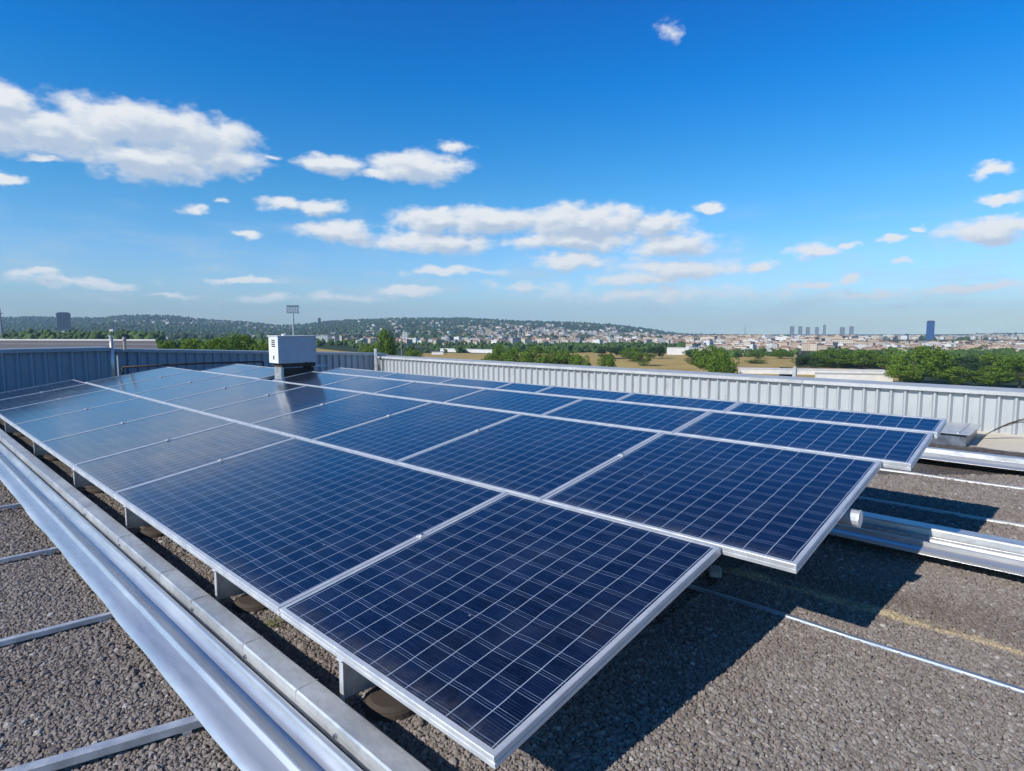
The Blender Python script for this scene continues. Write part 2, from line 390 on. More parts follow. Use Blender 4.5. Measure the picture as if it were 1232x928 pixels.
def gravel_nodes():
    gt = bpy.data.node_groups.new('gravel_nodes', 'GeometryNodeTree')
    gt.interface.new_socket('Geometry', in_out='INPUT', socket_type='NodeSocketGeometry')
    gt.interface.new_socket('Geometry', in_out='OUTPUT', socket_type='NodeSocketGeometry')
    b = NB(gt); gi = b.n('NodeGroupInput'); go = b.n('NodeGroupOutput')
    coll = b.n('GeometryNodeGeometryToInstance')
    for k in range(5):
        ic = b.n('GeometryNodeMeshIcoSphere'); ic.inputs['Radius'].default_value = 1; ic.inputs['Subdivisions'].default_value = 2
        pos = b.n('GeometryNodeInputPosition')
        nz = b.n('ShaderNodeTexNoise'); nz.inputs['Scale'].default_value = .9; nz.inputs['Detail'].default_value = 2
        b.L(b.vm('ADD', pos.outputs[0], (k*7.3, k*3.1, 0)), nz.inputs['Vector'])
        off = b.vm('MULTIPLY', b.vm('SUBTRACT', nz.outputs['Color'], (.5, .5, .5)), (1.5, 1.5, 1.3))
        sp = b.n('GeometryNodeSetPosition'); b.L(ic.outputs[0], sp.inputs[0]); b.L(off, sp.inputs['Offset'])
        tr = b.n('GeometryNodeTransform'); b.L(sp.outputs[0], tr.inputs[0]); tr.inputs['Scale'].default_value = (1, .8+.07*k, .68)
        sm = b.n('GeometryNodeSetMaterial'); b.L(tr.outputs[0], sm.inputs[0]); sm.inputs['Material'].default_value = M_stone
        b.L(sm.outputs[0], coll.inputs[0])
    ip = b.n('GeometryNodeInstanceOnPoints'); b.L(gi.outputs[0], ip.inputs['Points']); b.L(coll.outputs[0], ip.inputs['Instance'])
    ip.inputs['Pick Instance'].default_value = True
    ri = b.n('FunctionNodeRandomValue', data_type='INT'); ri.inputs[4].default_value = 0; ri.inputs[5].default_value = 4
    b.L(ri.outputs[2], ip.inputs['Instance Index'])
    rr = b.n('FunctionNodeRandomValue', data_type='FLOAT_VECTOR'); rr.inputs[0].default_value = (-.7, -.7, 0); rr.inputs[1].default_value = (.7, .7, 6.28); rr.inputs['Seed'].default_value = 3
    b.L(rr.outputs[0], ip.inputs['Rotation'])
    na = b.n('GeometryNodeInputNamedAttribute', data_type='FLOAT'); na.inputs[0].default_value = 'scl'
    b.L(na.outputs[0], ip.inputs['Scale'])
    b.L(ip.outputs[0], go.inputs[0])
    return gt
md = grv.modifiers.new('stones', 'NODES'); md.node_group = gravel_nodes()
print('stones', len(pts))

# ------------------------------------------------------------------ solar array
VV = [.9392, 2.4398, 3.8798, 4.5446, 4.8926]           # row lines up the slope (m along the slope)
S = 1.4
ROWS = [
 ('nearest', VV[0], VV[1], [.83, 1.80, 3.74, 4.70, 5.83, 7.1, 8.35, 9.4, 10.25], 13),
 ('second', VV[1], VV[2], [.594, 1.62, 2.65, 3.57, 4.5, 5.5, 6.5, 7.5, 8.55, 9.62], 13),
 ('third', VV[2], VV[3], [.49, 1.57, 2.5, 3.47, 4.4, 5.3, 6.3, 6.62, 7.5, 8.36], 6),
 ('rearmost', VV[3], VV[4], [.475, 1.5, 2.25, 2.97, 3.4, 4.1, 5.0, 6.11], 3)]
def plane_pt(v, y, n=0.0):
    return Vector((v*math.cos(TILT)+S*math.sin(TILT)-n*math.sin(TILT), y, v*math.sin(TILT)-S*math.cos(TILT)+CH+n*math.cos(TILT)))
FW, FH, GAP = .021, .042, .004
def panel(name, v0, v1, y0, y1, cu, cv):
    a, L = v1-v0-2*GAP, y1-y0-2*GAP
    root = empty('solar_panel', plane_pt(v0+GAP, y0+GAP), (0, -TILT, 0))
    bm = bmesh.new()
    # frame: mitred ring, outer and inner walls, bottom lip
    o_ = [(0, 0), (a, 0), (a, L), (0, L)]; i_ = [(FW, FW), (a-FW, FW), (a-FW, L-FW), (FW, L-FW)]
    c = .0025
    oc = [(c, c), (a-c, c), (a-c, L-c), (c, L-c)]
    def ring(q, z): return [bm.verts.new((x, y, z)) for x, y in q]
    lip = [(FW*1.6, FW*1.6), (a-FW*1.6, FW*1.6), (a-FW*1.6, L-FW*1.6), (FW*1.6, L-FW*1.6)]
    mid = [(.003, .003), (a-.003, .003), (a-.003, L-.003), (.003, L-.003)]
    seq = [ring(lip, -FH), ring(o_, -FH), ring(o_, -FH*.62), ring(mid, -FH*.58), ring(mid, -FH*.5), ring(o_, -FH*.46), ring(o_, -c), ring(oc, 0), ring(i_, 0), ring(i_, -.006)]
    for A, B in zip(seq, seq[1:]):
        for k in range(4): bm.faces.new((A[k], A[(k+1) % 4], B[(k+1) % 4], B[k]))
    bmesh.ops.recalc_face_normals(bm, faces=bm.faces)
    me = bpy.data.meshes.new('frame'); bm.to_mesh(me); bm.free()
    link('frame', me, M_frame, root)
    # glass with the cells (uv counted in cells), slightly below the frame top
    nxs, nys = 6, 6
    x0, x1, yy0, yy1 = FW*.9, a-FW*.9, FW*.9, L-FW*.9
    bm = bmesh.new(); uvl = bm.loops.layers.uv.new('UVMap')
    sag = lambda s, t: -.0035
    vs = [[bm.verts.new((x0+(x1-x0)*i/nxs, yy0+(yy1-yy0)*j/nys, sag(i/nxs, j/nys))) for j in range(nys+1)] for i in range(nxs+1)]
    mg = .12
    for i in range(nxs):
        for j in range(nys):
            f = bm.faces.new((vs[i][j], vs[i+1][j], vs[i+1][j+1], vs[i][j+1]))
            for l, (ii, jj) in zip(f.loops, ((i, j), (i+1, j), (i+1, j+1), (i, j+1))):
                l[uvl].uv = (-mg+(cu+2*mg)*jj/nys, -mg+(cv+2*mg)*ii/nxs)
    me = bpy.data.meshes.new('cell_glass'); bm.to_mesh(me); bm.free()
    link('cell_glass', me, M_glass, root)
    bk = MB(); bk.box(FW*1.02, a-FW*1.02, FW*1.02, L-FW*1.02, -.014, -.0075); bk.build('backsheet', M_back, root)
    return root, a, L
ordn = ['first', 'second', 'third', 'fourth', 'fifth', 'sixth', 'seventh', 'eighth', 'ninth', 'tenth']
looks = {0: 'near-black navy', 1: 'deep blue', 2: 'mid blue', 3: 'pale sky-reflecting blue'}
for ri, (rn, v0, v1, js, cv) in enumerate(ROWS):
    n = len(js)-1; k = 0
    for i in range(n):
        y0, y1 = js[i]*S, js[i+1]*S
        if ri == 2 and i == 6: continue                 # the rooftop unit stands in this bay
        cu = max(4, round((y1-y0)/.113))
        root, a, L = panel('p', v0, v1, y0, y1, cu, cv)
        k += 1
        tone = looks[0 if i == 0 and ri == 0 else 1 if i < 3 else 2 if i < 5 else 3]
        where = 'at the open front end' if i == 0 else 'at the far end by the wall' if i == n-1 else 'from the open end'
        if ri == 0 and i == 1: tx = 'double-length deep blue solar panel, second from the open end of the nearest row'
        elif i in (0, n-1): tx = f'{tone} solar panel {where} of the {rn} row'
        else: tx = f'{tone} solar panel, {ordn[k-1]} {where} of the {rn} row'
        tag(root, tx, 'solar panel', f'solar panels in the {rn} row')
        # mid clamp over the joint towards the next panel
        if i < n-1 and ri < 2:
            cx = a*(.54 if ri == 0 else .6)
            cb = MB(); cb.box(cx-.022, cx+.022, L-.014, L+GAP*2+.014, .0005, .007); cl = cb.build('clamp', M_frame, root, bevel=.002); cb = MB(); cb.cyl((cx, L+GAP), .011, .0072, .0155, 10); cb.build('bolt', M_bolt, cl)
# rails under the rows
def rail(v, y0, y1, lab, ww=.022, hh=.05):
    p = plane_pt(v, 0)
    r = empty('mounting_rail', (p.x, y0, p.z), (0, -TILT, 0)); q = MB()
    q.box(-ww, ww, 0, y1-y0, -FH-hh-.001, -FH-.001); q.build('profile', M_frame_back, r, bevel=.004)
    tag(r, lab, 'rail', 'rails carrying the panels')
rail(VV[0]+.42, 1.30, 14.2, 'lower aluminium rail under the nearest panel row')
rail(VV[1]-.30, 1.30, 14.2, 'upper aluminium rail under the nearest panel row')
rail(VV[1]+.40, .95, 13.3, 'lower aluminium rail under the second panel row')
rail(VV[3]-.2, .80, 11.2, 'aluminium rail under the third panel row')
rail(VV[4]-.1, .80, 8.2, 'aluminium rail under the rearmost panel row')
# the rail whose rounded end sticks out below the second row
p = plane_pt(VV[2]-.66, 0)
r = empty('mounting_rail', (p.x, .79, p.z), (0, -TILT, 0))
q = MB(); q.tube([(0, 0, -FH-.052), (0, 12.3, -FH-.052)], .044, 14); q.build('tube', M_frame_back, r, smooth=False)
q = MB(); q.cyl((0, 0), .046, -.004, .004, 18); e = q.build('end_cap', M_frame, r); e.location = (0, -.003, -FH-.052); e.rotation_euler = (math.pi/2, 0, 0)
tag(r, 'thick grey tube rail whose capped end sticks out under the second row', 'rail', 'rails carrying the panels')

# brackets with feet under the low edge of the array
EX = plane_pt(VV[0], 0).x; EZ = plane_pt(VV[0], 0).z
br_labels = ['nearest to the camera', 'below the middle of the double-length panel', 'third from the camera', 'fourth from the camera', 'fifth from the camera', 'farthest along the low edge']
for i, y in enumerate([2.02, 3.28, 4.95, 6.6, 8.6, 10.8]):
    r = empty('bracket', (EX+.015, y, 0))
    q = MB(); zt = EZ-FH-.004
    bm = q.bm
    A = [(.004, 0, .055), (.30, 0, .03), (.30, 0, zt+.045), (.004, 0, zt)]
    for d in (0, .005):
        pass
    vs = [[bm.verts.new((x, yy, z)) for x, _, z in A] for yy in (0, .005)]
    bm.faces.new(vs[0]); bm.faces.new(vs[1][::-1])
    for k in range(4): bm.faces.new((vs[0][k], vs[0][(k+1) % 4], vs[1][(k+1) % 4], vs[1][k]))
    q.build('plate', M_galv2, r)
    q = MB(); q.box(-.002, .003, -.016, .012, .03, zt-.0); q.box(-.012, .035, -.02, .02, zt, zt+.004); q.build('flange', M_frame, r)
    q = MB(); q.cyl((.17, -.10), .125, .0, .032, 28, .118); q.cyl((.17, -.10), .112, .032, .046, 28, .09); q.build('foot_pad', M_rubber, r, bevel=.003)
    tag(r, f'grey metal bracket on a dark round rubber pad, {br_labels[i]}', 'bracket', 'brackets along the low edge of the array')
# posts that carry the high side
for i, (x, y) in enumerate([(2.45, 1.75), (2.45, 5.2), (2.45, 9.4), (4.6, 2.4), (4.6, 6.2)]):
    zt = (x-plane_pt(0, 0).x)*math.tan(TILT)+plane_pt(0, 0).z-FH-.055
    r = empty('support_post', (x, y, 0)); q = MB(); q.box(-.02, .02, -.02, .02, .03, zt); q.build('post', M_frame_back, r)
    q = MB(); q.cyl((0, 0), .13, 0, .035, 24); q.build('foot_pad', M_rubber, r)
    tag(r, ['short post in the shade under the front of the array, on the low side', 'short post under the middle of the low rows', 'short post under the far end of the low rows', 'taller post under the front of the high rows', 'taller post under the middle of the high rows'][i], 'post', 'posts under the array')

# ------------------------------------------------------------------ metal channels on the roof
def channel(name_label, prof_scale, x_left, y0, y1, wavy, seams, zoff=0.0, bolts=(), zs=1.0):
    base = [(.0, .060), (.05, .066), (.095, .068), (.098, .070), (.107, .084), (.110, .086), (.118, .086), (.121, .083), (.133, .058), (.145, .046), (.17, .036), (.198, .036), (.212, .041), (.226, .062), (.231, .072), (.235, .074), (.248, .074), (.252, .070), (.262, .045), (.27, .034), (.281, .032)]
    root = empty('metal_channel', (x_left, y0, zoff)); root.scale = (1, 1, zs)
    k = prof_scale; n = max(40, int((y1-y0)/.06)); rows = []
    for i in range(n+1):
        y = (y1-y0)*i/n; r = []
        for j, (x, z) in enumerate(base):
            dx = wavy*(mnoise.noise(Vector((y*1.15, 3, 0)))*.03+mnoise.noise(Vector((y*3.1, 7, 0)))*.008)*max(0, 1-j/3)
            dz = wavy*mnoise.noise(Vector((y*1.4, 9, 2)))*.008*max(0, 1-j/4)
            r.append((x*k+dx, y, z*k+dz+.0008*mnoise.noise(Vector((y*2, j*.7, 1)))))
        rows.append(r)
    s = grid_mesh('gutter_sheet', rows, M_galv, root)
    md = s.modifiers.new('thick', 'SOLIDIFY'); md.thickness = .0022; md.offset = -1
    # upright with its folded flange, in lengths that overlap at the seams
    ys = [0]+[q-y0 for q in seams]+[y1-y0]
    for a, c in zip(ys, ys[1:]):
        q = MB(); x0 = .283*k; xt = .287*k; xr = .372*k; zt = .100*k
        pr = [(x0, .035*k), (x0+.001, .07*k), (xt, zt-.006*k), (xt+.004*k, zt), (xr-.006*k, zt+.002*k), (xr, zt-.003*k), (xr, .02*k)]
        bm = q.bm; A = []
        for yy in (a+.0008, c-.0008): A.append([bm.verts.new((px_, yy, pz_)) for px_, pz_ in pr])
        for j in range(len(pr)-1): bm.faces.new((A[0][j], A[0][j+1], A[1][j+1], A[1][j]))
        f = q.build('flange', M_galv2, root)
        md = f.modifiers.new('thick', 'SOLIDIFY'); md.thickness = .0025; md.offset = 1
    for y in seams:
        q = MB(); q.tube([(.2815*k, y-y0, .045*k), (.2825*k, y-y0, .08*k), (.285*k, y-y0, .100*k), (.30*k, y-y0, .1045*k), (.372*k, y-y0, .105*k)], .0022*k, 6)
        q.build('seam_strip', M_galv2, root)
    for y in bolts:
        q = MB(); q.tube([(.284*k, y-y0, .068*k), (.274*k, y-y0, .068*k)], .0085, 10); q.tube([(.276*k, y-y0, .068*k), (.268*k, y-y0, .068*k)], .0045, 6)
        q.build('bolt', M_bolt, root)
    return tag(root, *name_label)
channel(('long pale galvanised gutter channel running past the low edge of the nearest row', 'metal channel', 'metal channels on the roof'), 1.05, .728, .9, 15.5, .4,
        [2.13, 2.62, 3.25, 3.75, 4.6, 5.6, 6.9, 8.6], 0.0, [1.83, 2.58, 3.22, 4.0, 4.55, 5.5], 1.0)
channel(('wide silver channel on the gravel coming out beside the tube rail', 'metal channel', 'metal channels on the roof'), 1.42, 4.44, -7, 12.5, .25, [-2.0, 3.0], .0)
channel(('far silver channel near the sandy drift by the parapet', 'metal channel', 'metal channels on the roof'), 1.3, 7.82, -7, 13.5, .2, [-2.5, 4.0], .0)

# rods that run out of the gutter channel to the left, held above the gravel
def rodz(pts_, lab, h=.028, wd=.012):
    root = empty('support_bar', (pts_[0][0], pts_[0][1], 0))
    a = Vector((pts_[1][0]-pts_[0][0], pts_[1][1]-pts_[0][1], 0)); L = a.length; root.rotation_euler = (0, 0, math.atan2(a.y, a.x))
    q = MB(); q.box(0, L, -wd, wd, .024, .024+h); q.build('bar', M_rod, root, bevel=.002)
    for t in (.93, .08):
        q = MB(); q.box(L*t, L*t+.03, -wd*1.2, wd*1.2, 0, .0235); q.build('foot', M_rod, root)
    tag(root, lab, 'bar', 'bars branching off the gutter channel')
rodz([(-.62, 2.70), (.78, 2.30)], 'white metal bar on the gravel closest to the bottom left corner', .032, .021)
rodz([(-.6, 3.69), (.78, 3.53)], 'thin white metal bar, second from the bottom left corner', .026, .016)
rodz([(-.6, 4.93), (.78, 4.88)], 'thin white metal bar, third from the bottom left corner', .024, .015)
rodz([(-.6, 6.34), (.78, 6.36)], 'short visible metal bar, farthest left of the gutter channel', .024, .015)
# flat strips on the open gravel
def strip(x, y0, y1, wd, h, lab, z0=.012, wig=.01, m=None):
    n = 60; rows = []
    for i in range(n+1):
        y = y0+(y1-y0)*i/n; xx = x+wig*mnoise.noise(Vector((y*.7, x, 0))); zb = z0+roof_h(x, y)+.003
        rows.append([(xx-wd, y, zb-.012), (xx-wd*.9, y, zb+h*.8), (xx-wd*.6, y, zb+h), (xx+wd*.6, y, zb+h), (xx+wd*.9, y, zb+h*.8), (xx+wd, y, zb-.012)])
    o = grid_mesh('metal_strip', rows, m or M_rod)
    tag(o, lab, 'strip', 'metal strips on the gravel')
M_str = metal_mat('strip_grey', (.55, .55, .54), .5, .3, .2, 8)
strip(3.17, -7, 8, .012, .004, 'thin bluish metal strip on the gravel nearest the front panel corner', m=metal_mat('strip_blue', (.30, .36, .45), .45, .5, .2, 8))
strip(5.88, -7, 9, .022, .008, 'white metal strip just behind the wide silver channel', m=M_str)
strip(7.28, -7, 9, .022, .008, 'white metal strip midway between the two silver channels', m=M_str)
# pale broken block, small plant
q = MB(); q.box(-.07, .07, -.035, .035, 0, .035); o = q.build('stone_block', M_stoneblk, bevel=.008); o.location = (3.42, 1.55, .01); o.rotation_euler = (0, .05, .5)
tag(o, 'small pale stone block lying on the gravel in the shadow gap', 'stone')

rr = random.Random(8); q = MB()
for k in range(46):
    a = rr.uniform(0, 6.28); d_ = rr.uniform(0, .05); x, y, z = math.cos(a)*d_, math.sin(a)*d_, rr.uniform(.012, .05); t = rr.uniform(0, 6.28)
    A = [Vector((x, y, z)), Vector((x+.008*math.cos(t)-.004*math.sin(t), y+.008*math.sin(t)+.004*math.cos(t), z+.004)), Vector((x+.018*math.cos(t), y+.018*math.sin(t), z+rr.uniform(-.004, .008))), Vector((x+.008*math.cos(t)+.004*math.sin(t), y+.008*math.sin(t)-.004*math.cos(t), z+.003))]
    q.bm.faces.new([q.bm.verts.new(v) for v in A])
o = q.build('weed', plain('weed_leaf', (.16, .2, .03), .7, 0, .3, 30)); o.location = (1.28, 2.86, 0)
tag(o, 'tiny yellow-green weed in the gravel by the bracket under the low panel edge', 'weed')
# rooftop metal duct, sand by the parapet is in the roof material
r = empty('duct_box', (9.35, .98, 0))
q = MB(); q.box(0, 1.0, .04, 1.5, .01, .16); q.build('body', metal_mat('duct_shaded', (.2, .23, .28), .4, .6, .2), r, bevel=.004)  # body metal darkened to paint in the array's shadow on the front
q = MB(); q.box(-.05, 1.08, 0, 1.55, .165, .18); q.build('lid', M_galv, r, bevel=.004)
for k in range(5):
    q = MB(); q.box(-.03, 1.05, .12+.28*k, .14+.28*k, .18, .19); q.build('lid_rib', M_galv, r)
tag(r, 'low ribbed sheet metal duct behind the corner of the rearmost row', 'duct')
# bundle of bent wire
r = empty('wire_bundle', (10.4, .55, .0))
q = MB(); ws = MB()
rr = random.Random(3)
for k in range(5):
    pts_ = []
    for i in range(14):
        t = i/13
        pts_.append((-.2+.12*k*t, .42-.75*t+.04*rr.uniform(-1, 1)*t, .02+.34*math.sin(t*math.pi*(.62+.05*k))*(1-.08*k)))
    q.tube(pts_, .0045, 6)
for k in range(4):
    pts_ = [(.0+.03*k, -.32, .3-.03*k), (-.05-.02*k, -.25-.03*k, .18), (.0, -.20+.02*k, .03)]
    q.tube(pts_, .0045, 6)
q.build('bent_wire', M_wire, r)
tag(r, 'tangle of bent dark wires standing on the sand by the parapet', 'wire')

# ------------------------------------------------------------------ parapets
def wall_mat(name, c, dirtc, amount):
    m, b, bs = material(name)
    tcn = b.n('ShaderNodeTexCoord'); p = tcn.outputs['Object']
    st = b.noise(b.vm('MULTIPLY', p, (9, 9, .9)), 1.0, 6, .65); n = b.noise(p, 2, 6, .6)
    f = b.m('MULTIPLY', b.ss(st, .5, .75), b.ss(n, .35, .7))
    setp(b, bs, Base_Color=b.mix(b.m('MULTIPLY', f, amount), c, dirtc), Roughness=.5, Metallic=.15)
    return m
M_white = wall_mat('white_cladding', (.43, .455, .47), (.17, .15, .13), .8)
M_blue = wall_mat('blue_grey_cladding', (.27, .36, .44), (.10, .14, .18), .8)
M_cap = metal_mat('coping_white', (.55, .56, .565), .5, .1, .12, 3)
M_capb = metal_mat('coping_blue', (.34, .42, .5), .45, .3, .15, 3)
def ribbed(length, pitch, rib, depth, h_of):
    "cladding sheet along local x; ribs stand towards -y"
    pr = []; x = 0
    while x < length:
        fl = pitch-rib
        pr += [(x, 0), (x+fl*.5, .003), (x+fl, 0), (x+fl+rib*.2, -depth*.55), (x+fl+rib*.36, -depth), (x+fl+rib*.64, -depth), (x+fl+rib*.8, -depth*.55)]
        x += pitch
    bot = [(a, c, 0) for a, c in pr]; top = [(a, c, h_of(a)) for a, c in pr]
    return [bot, top]
def parapet(p0, p1, h0, h1, pitch, rib, depth, mat, capm, lab, cap_w=.5, cap_h=.05, seams=()):
    d = Vector((p1[0]-p0[0], p1[1]-p0[1], 0)); L = d.length; ang = math.atan2(d.y, d.x)
    root = empty('parapet_wall', (p0[0], p0[1], 0), (0, 0, ang))
    hh = lambda a: h0+(h1-h0)*min(1, a/L)
    s = grid_mesh('cladding', ribbed(L, pitch, rib, depth, hh), mat, root, smooth=False)
    me = s.data
    q = MB(); q.box(0, L, .035, cap_w-.04, 0, min(h0, h1)-.01); q.build('core', mat, root)
    ys = [0]+list(seams)+[L]
    for a, c in zip(ys, ys[1:]):
        q = MB(); bm = q.bm; V = []
        for xx in (a+.003, c-.003):
            z = hh(xx)
            V.append([bm.verts.new((xx, yy, z+zz)) for yy, zz in ((-depth-.048, -cap_h), (-depth-.05, cap_h*.5), (-depth-.038, cap_h*.66), (cap_w, cap_h*.8), (cap_w+.01, -cap_h), (cap_w-.03, -cap_h-.0), (-depth-.02, -cap_h))])
        m_ = len(V[0])
        for k in range(m_): bm.faces.new((V[0][k], V[0][(k+1) % m_], V[1][(k+1) % m_], V[1][k]))
        bm.faces.new(V[0]); bm.faces.new(V[1][::-1])
        q.build('coping', capm, root)
    return tag(root, lab, 'parapet', 'parapet walls round the roof')
parapet((11, 16.4), (11, -9), .59, .59, .19, .075, .05, M_white, M_cap, 'long white ribbed parapet wall behind the right side of the array', .52, .035, [6.5, 8.6, 12.9, 17.5])
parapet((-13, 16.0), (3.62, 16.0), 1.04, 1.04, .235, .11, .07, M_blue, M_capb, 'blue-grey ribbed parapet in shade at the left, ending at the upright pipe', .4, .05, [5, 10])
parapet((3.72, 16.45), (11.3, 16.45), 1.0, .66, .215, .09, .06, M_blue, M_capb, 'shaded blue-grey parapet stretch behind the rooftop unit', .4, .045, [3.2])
r = empty('upright_pipe', (3.66, 15.93, 0))
q = MB(); q.tube([(0, 0, 0), (0, 0, 1.30)], .038, 12); q.build('pipe', M_galv2, r, True)
q = MB(); q.cyl((0, 0), .05, 1.30, 1.335, 12); q.build('cap', M_galv, r)
q = MB(); q.tube([(.28, .1, 1.0), (.28, .1, 1.22)], .03, 8); q.cyl((.28, .1), .05, 1.22, 1.3, 10, .03); q.build('vent_stub', M_stoneblk, r)
tag(r, 'grey upright pipe where the two shaded parapets meet', 'pipe')
r = empty('upright_pipe', (10.75, 16.1, 0))
q = MB(); q.tube([(0, 0, 0), (0, 0, .86)], .05, 10); q.build('pipe', M_galv, r); tag(r, 'short pale stub pipe at the corner of white and blue parapets', 'pipe')
# thin dark conduit in front of the left wall
q = MB(); q.tube([(3.8, 15.75, .62), (5.4, 15.72, .64), (7.0, 15.7, .62)], .022, 8); q.tube([(3.8, 15.75, .62), (3.8, 15.75, 0)], .022, 8); q.tube([(7.0, 15.7, .62), (7.0, 15.7, 0)], .022, 8)
o = q.build('conduit', M_wire, None, True); tag(o, 'dark thin conduit running low before the shaded blue parapet', 'conduit')

# ------------------------------------------------------------------ rooftop unit
r = empty('rooftop_unit', (4.20, 8.87, 0)); r.scale = (.86, .86, 1)
M_ac_lit = metal_mat('enamel_lit', (.8, .81, .82), .45, .0, .08, 6)  # whiter tone paints the sunlight on the unit's side and lid
M_ac_shaded = metal_mat('enamel_shaded', (.54, .55, .62), .45, .1, .1, 5)  # purple-grey tone paints the shade on the unit's front
q = MB(); q.box(0, .72, 0, .36, .96, 1.37); q.build('housing', M_ac_shaded, r, bevel=.006)
q = MB(); q.box(-.012, -.001, .0, .36, .965, 1.37); sp_ = q.build('side_panel', M_ac_lit, r, bevel=.002)
q = MB(); q.box(-.03, .74, -.02, .38, 1.371, 1.385); ld_ = q.build('lid', M_ac_lit, r, bevel=.003)
q = MB(); q.cyl((.2, .2), .04, 1.385, 1.41, 12); q.build('lid_cap', M_ac_lit, ld_)
for k in range(4):
    q = MB(); q.box(-.017, -.0125, .11, .24, 1.215+.03*k, 1.232+.03*k); q.build('grille', plain('dark_slot', (.05, .05, .055), .6) if k == 0 else bpy.data.materials['dark_slot'], sp_)
q = MB(); q.box(-.017, -.0125, .15, .19, 1.02, 1.08); q.build('latch', bpy.data.materials['dark_slot'], sp_)
q = MB(); q.box(.06, .70, .02, .34, .9, .96); q.build('tray', M_rubber, r)
q = MB(); q.box(.05, .10, .04, .3, 0, .90); q.build('leg', M_galv2, r); q = MB(); q.box(.6, .68, .04, .3, 0, .9); q.build('leg', M_rubber, r)
q = MB(); q.box(.125, .595, .06, .28, .0, .87); q.build('plinth', M_rubber, r)
q = MB(); q.box(.62, .95, -.02, .30, .89, .9); q.build('shelf', M_ac_shaded, r)
q = MB(); q.tube([(.5, -.012, .97), (.52, -.03, .93), (.50, -.03, .84), (.44, -.04, .8)], .009, 8); q.build('cable', M_rubber, r, True)
q = MB(); q.box(.01, .71, -.004, -.0005, 1.15, 1.158); q.build('panel_seam', M_frame_back, r)
for sx_ in (.03, .69):
    for sz_ in (.99, 1.34):
        q = MB(); q.tube([(sx_, -.001, sz_), (sx_, -.006, sz_)], .008, 8); q.build('screw', M_bolt, r)
tag(r, 'box-shaped rooftop unit, front toned as shaded and side as sunlit, standing amid the panels', 'air unit')

# ------------------------------------------------------------------ terrain
prof = [(-900, 392), (-300, 386), (0, 386), (40, 384.5), (70, 386), (120, 386), (150, 383), (200, 383), (250, 388), (300, 391), (335, 395), (370, 393), (400, 389), (470, 386.5), (560, 386), (620, 389.5), (680, 391), (740, 394), (780, 399), (820, 404), (860, 404), (900, 406), (950, 407), (1090, 407), (1130, 405.5), (1180, 403), (1232, 402.5), (1500, 400), (2500, 398)]
PXs, PYs = [p[0] for p in prof], [p[1] for p in prof]
def sstep(a, b_, x): t = min(1, max(0, (x-a)/(b_-a))); return t*t*(3-2*t)
DR = 4300.0
def ground_z(px, depth):
    pl = -25 if px > 520 else -25+9*sstep(520, 330, px)
    if depth > 900: pl = pl+( -25-pl)*sstep(900, 1600, depth)
    flat = pl-45*sstep(900, 4300, depth)
    py = np.interp(px, PXs, PYs)-2.2*sstep(860, 760, px)
    ridge = zat(py, DR)
    foot = 1500.0+900*sstep(600, 1000, px)
    t = (depth-foot)/(DR-foot)
    n = mnoise.noise(Vector((px*.012, depth*.0011, 3)))
    if t <= 0: return flat
    if t < 1: s = t*t*(3-2*t)*.55+t*.45
    else: s = 1-.9*sstep(1, 1.5, t)
    s = min(1, max(0, s+n*.16*math.sin(min(1, t)*math.pi)))
    return flat+(ridge-flat)*s
def pos(px, depth, dz=0.0):
    x, y = far(px, depth); return Vector((x, y, ground_z(px, depth)+dz))
def terrain_material():
    m, b, bs = material('terrain')
    geo = b.n('ShaderNodeNewGeometry'); p = geo.outputs['Position']
    n = b.noise(p, .006, 8, .6); n2 = b.noise(p, .03, 8, .65); n3 = b.noise(p, .002, 4, .5)
    c = b.mix(b.ss(n2, .35, .65), (.028, .05, .022), (.06, .085, .035))
    c = b.mix(b.ss(n, .52, .6), c, (.11, .12, .06)); c = b.mix(b.ss(n3, .56, .62, 0, .5), c, (.16, .15, .1))
    setp(b, bs, Base_Color=c, Roughness=.95); bs.inputs['Specular IOR Level'].default_value = .1
    return m
M_ter = terrain_material()
pxs = list(np.linspace(-800, 2000, 281)); deps = [14]+list(np.geomspace(26, 1400, 40))+list(np.linspace(1480, 7000, 90))
rows = [[tuple(Vector((*far(px, d), ground_z(px, d)))) for px in pxs] for d in deps]
o = grid_mesh('terrain', rows, M_ter); tag(o, kind='structure')
# country behind the camera, so the sheet goes round
q = MB(); a = far(-800, 14); c = far(2000, 14); n_ = 24; ring0 = []; 
bm = q.bm; angs = [YAW+R(63)+(2*math.pi-R(126))*i/n_ for i in range(n_+1)]
A = [bm.verts.new((math.sin(t)*5, math.cos(t)*5, -25)) for t in angs]; B = [bm.verts.new((math.sin(t)*6000, math.cos(t)*6000, -26)) for t in angs]
for i in range(n_): bm.faces.new((A[i], A[i+1], B[i+1], B[i]))
o = q.build('ground', M_ter); tag(o, kind='structure')

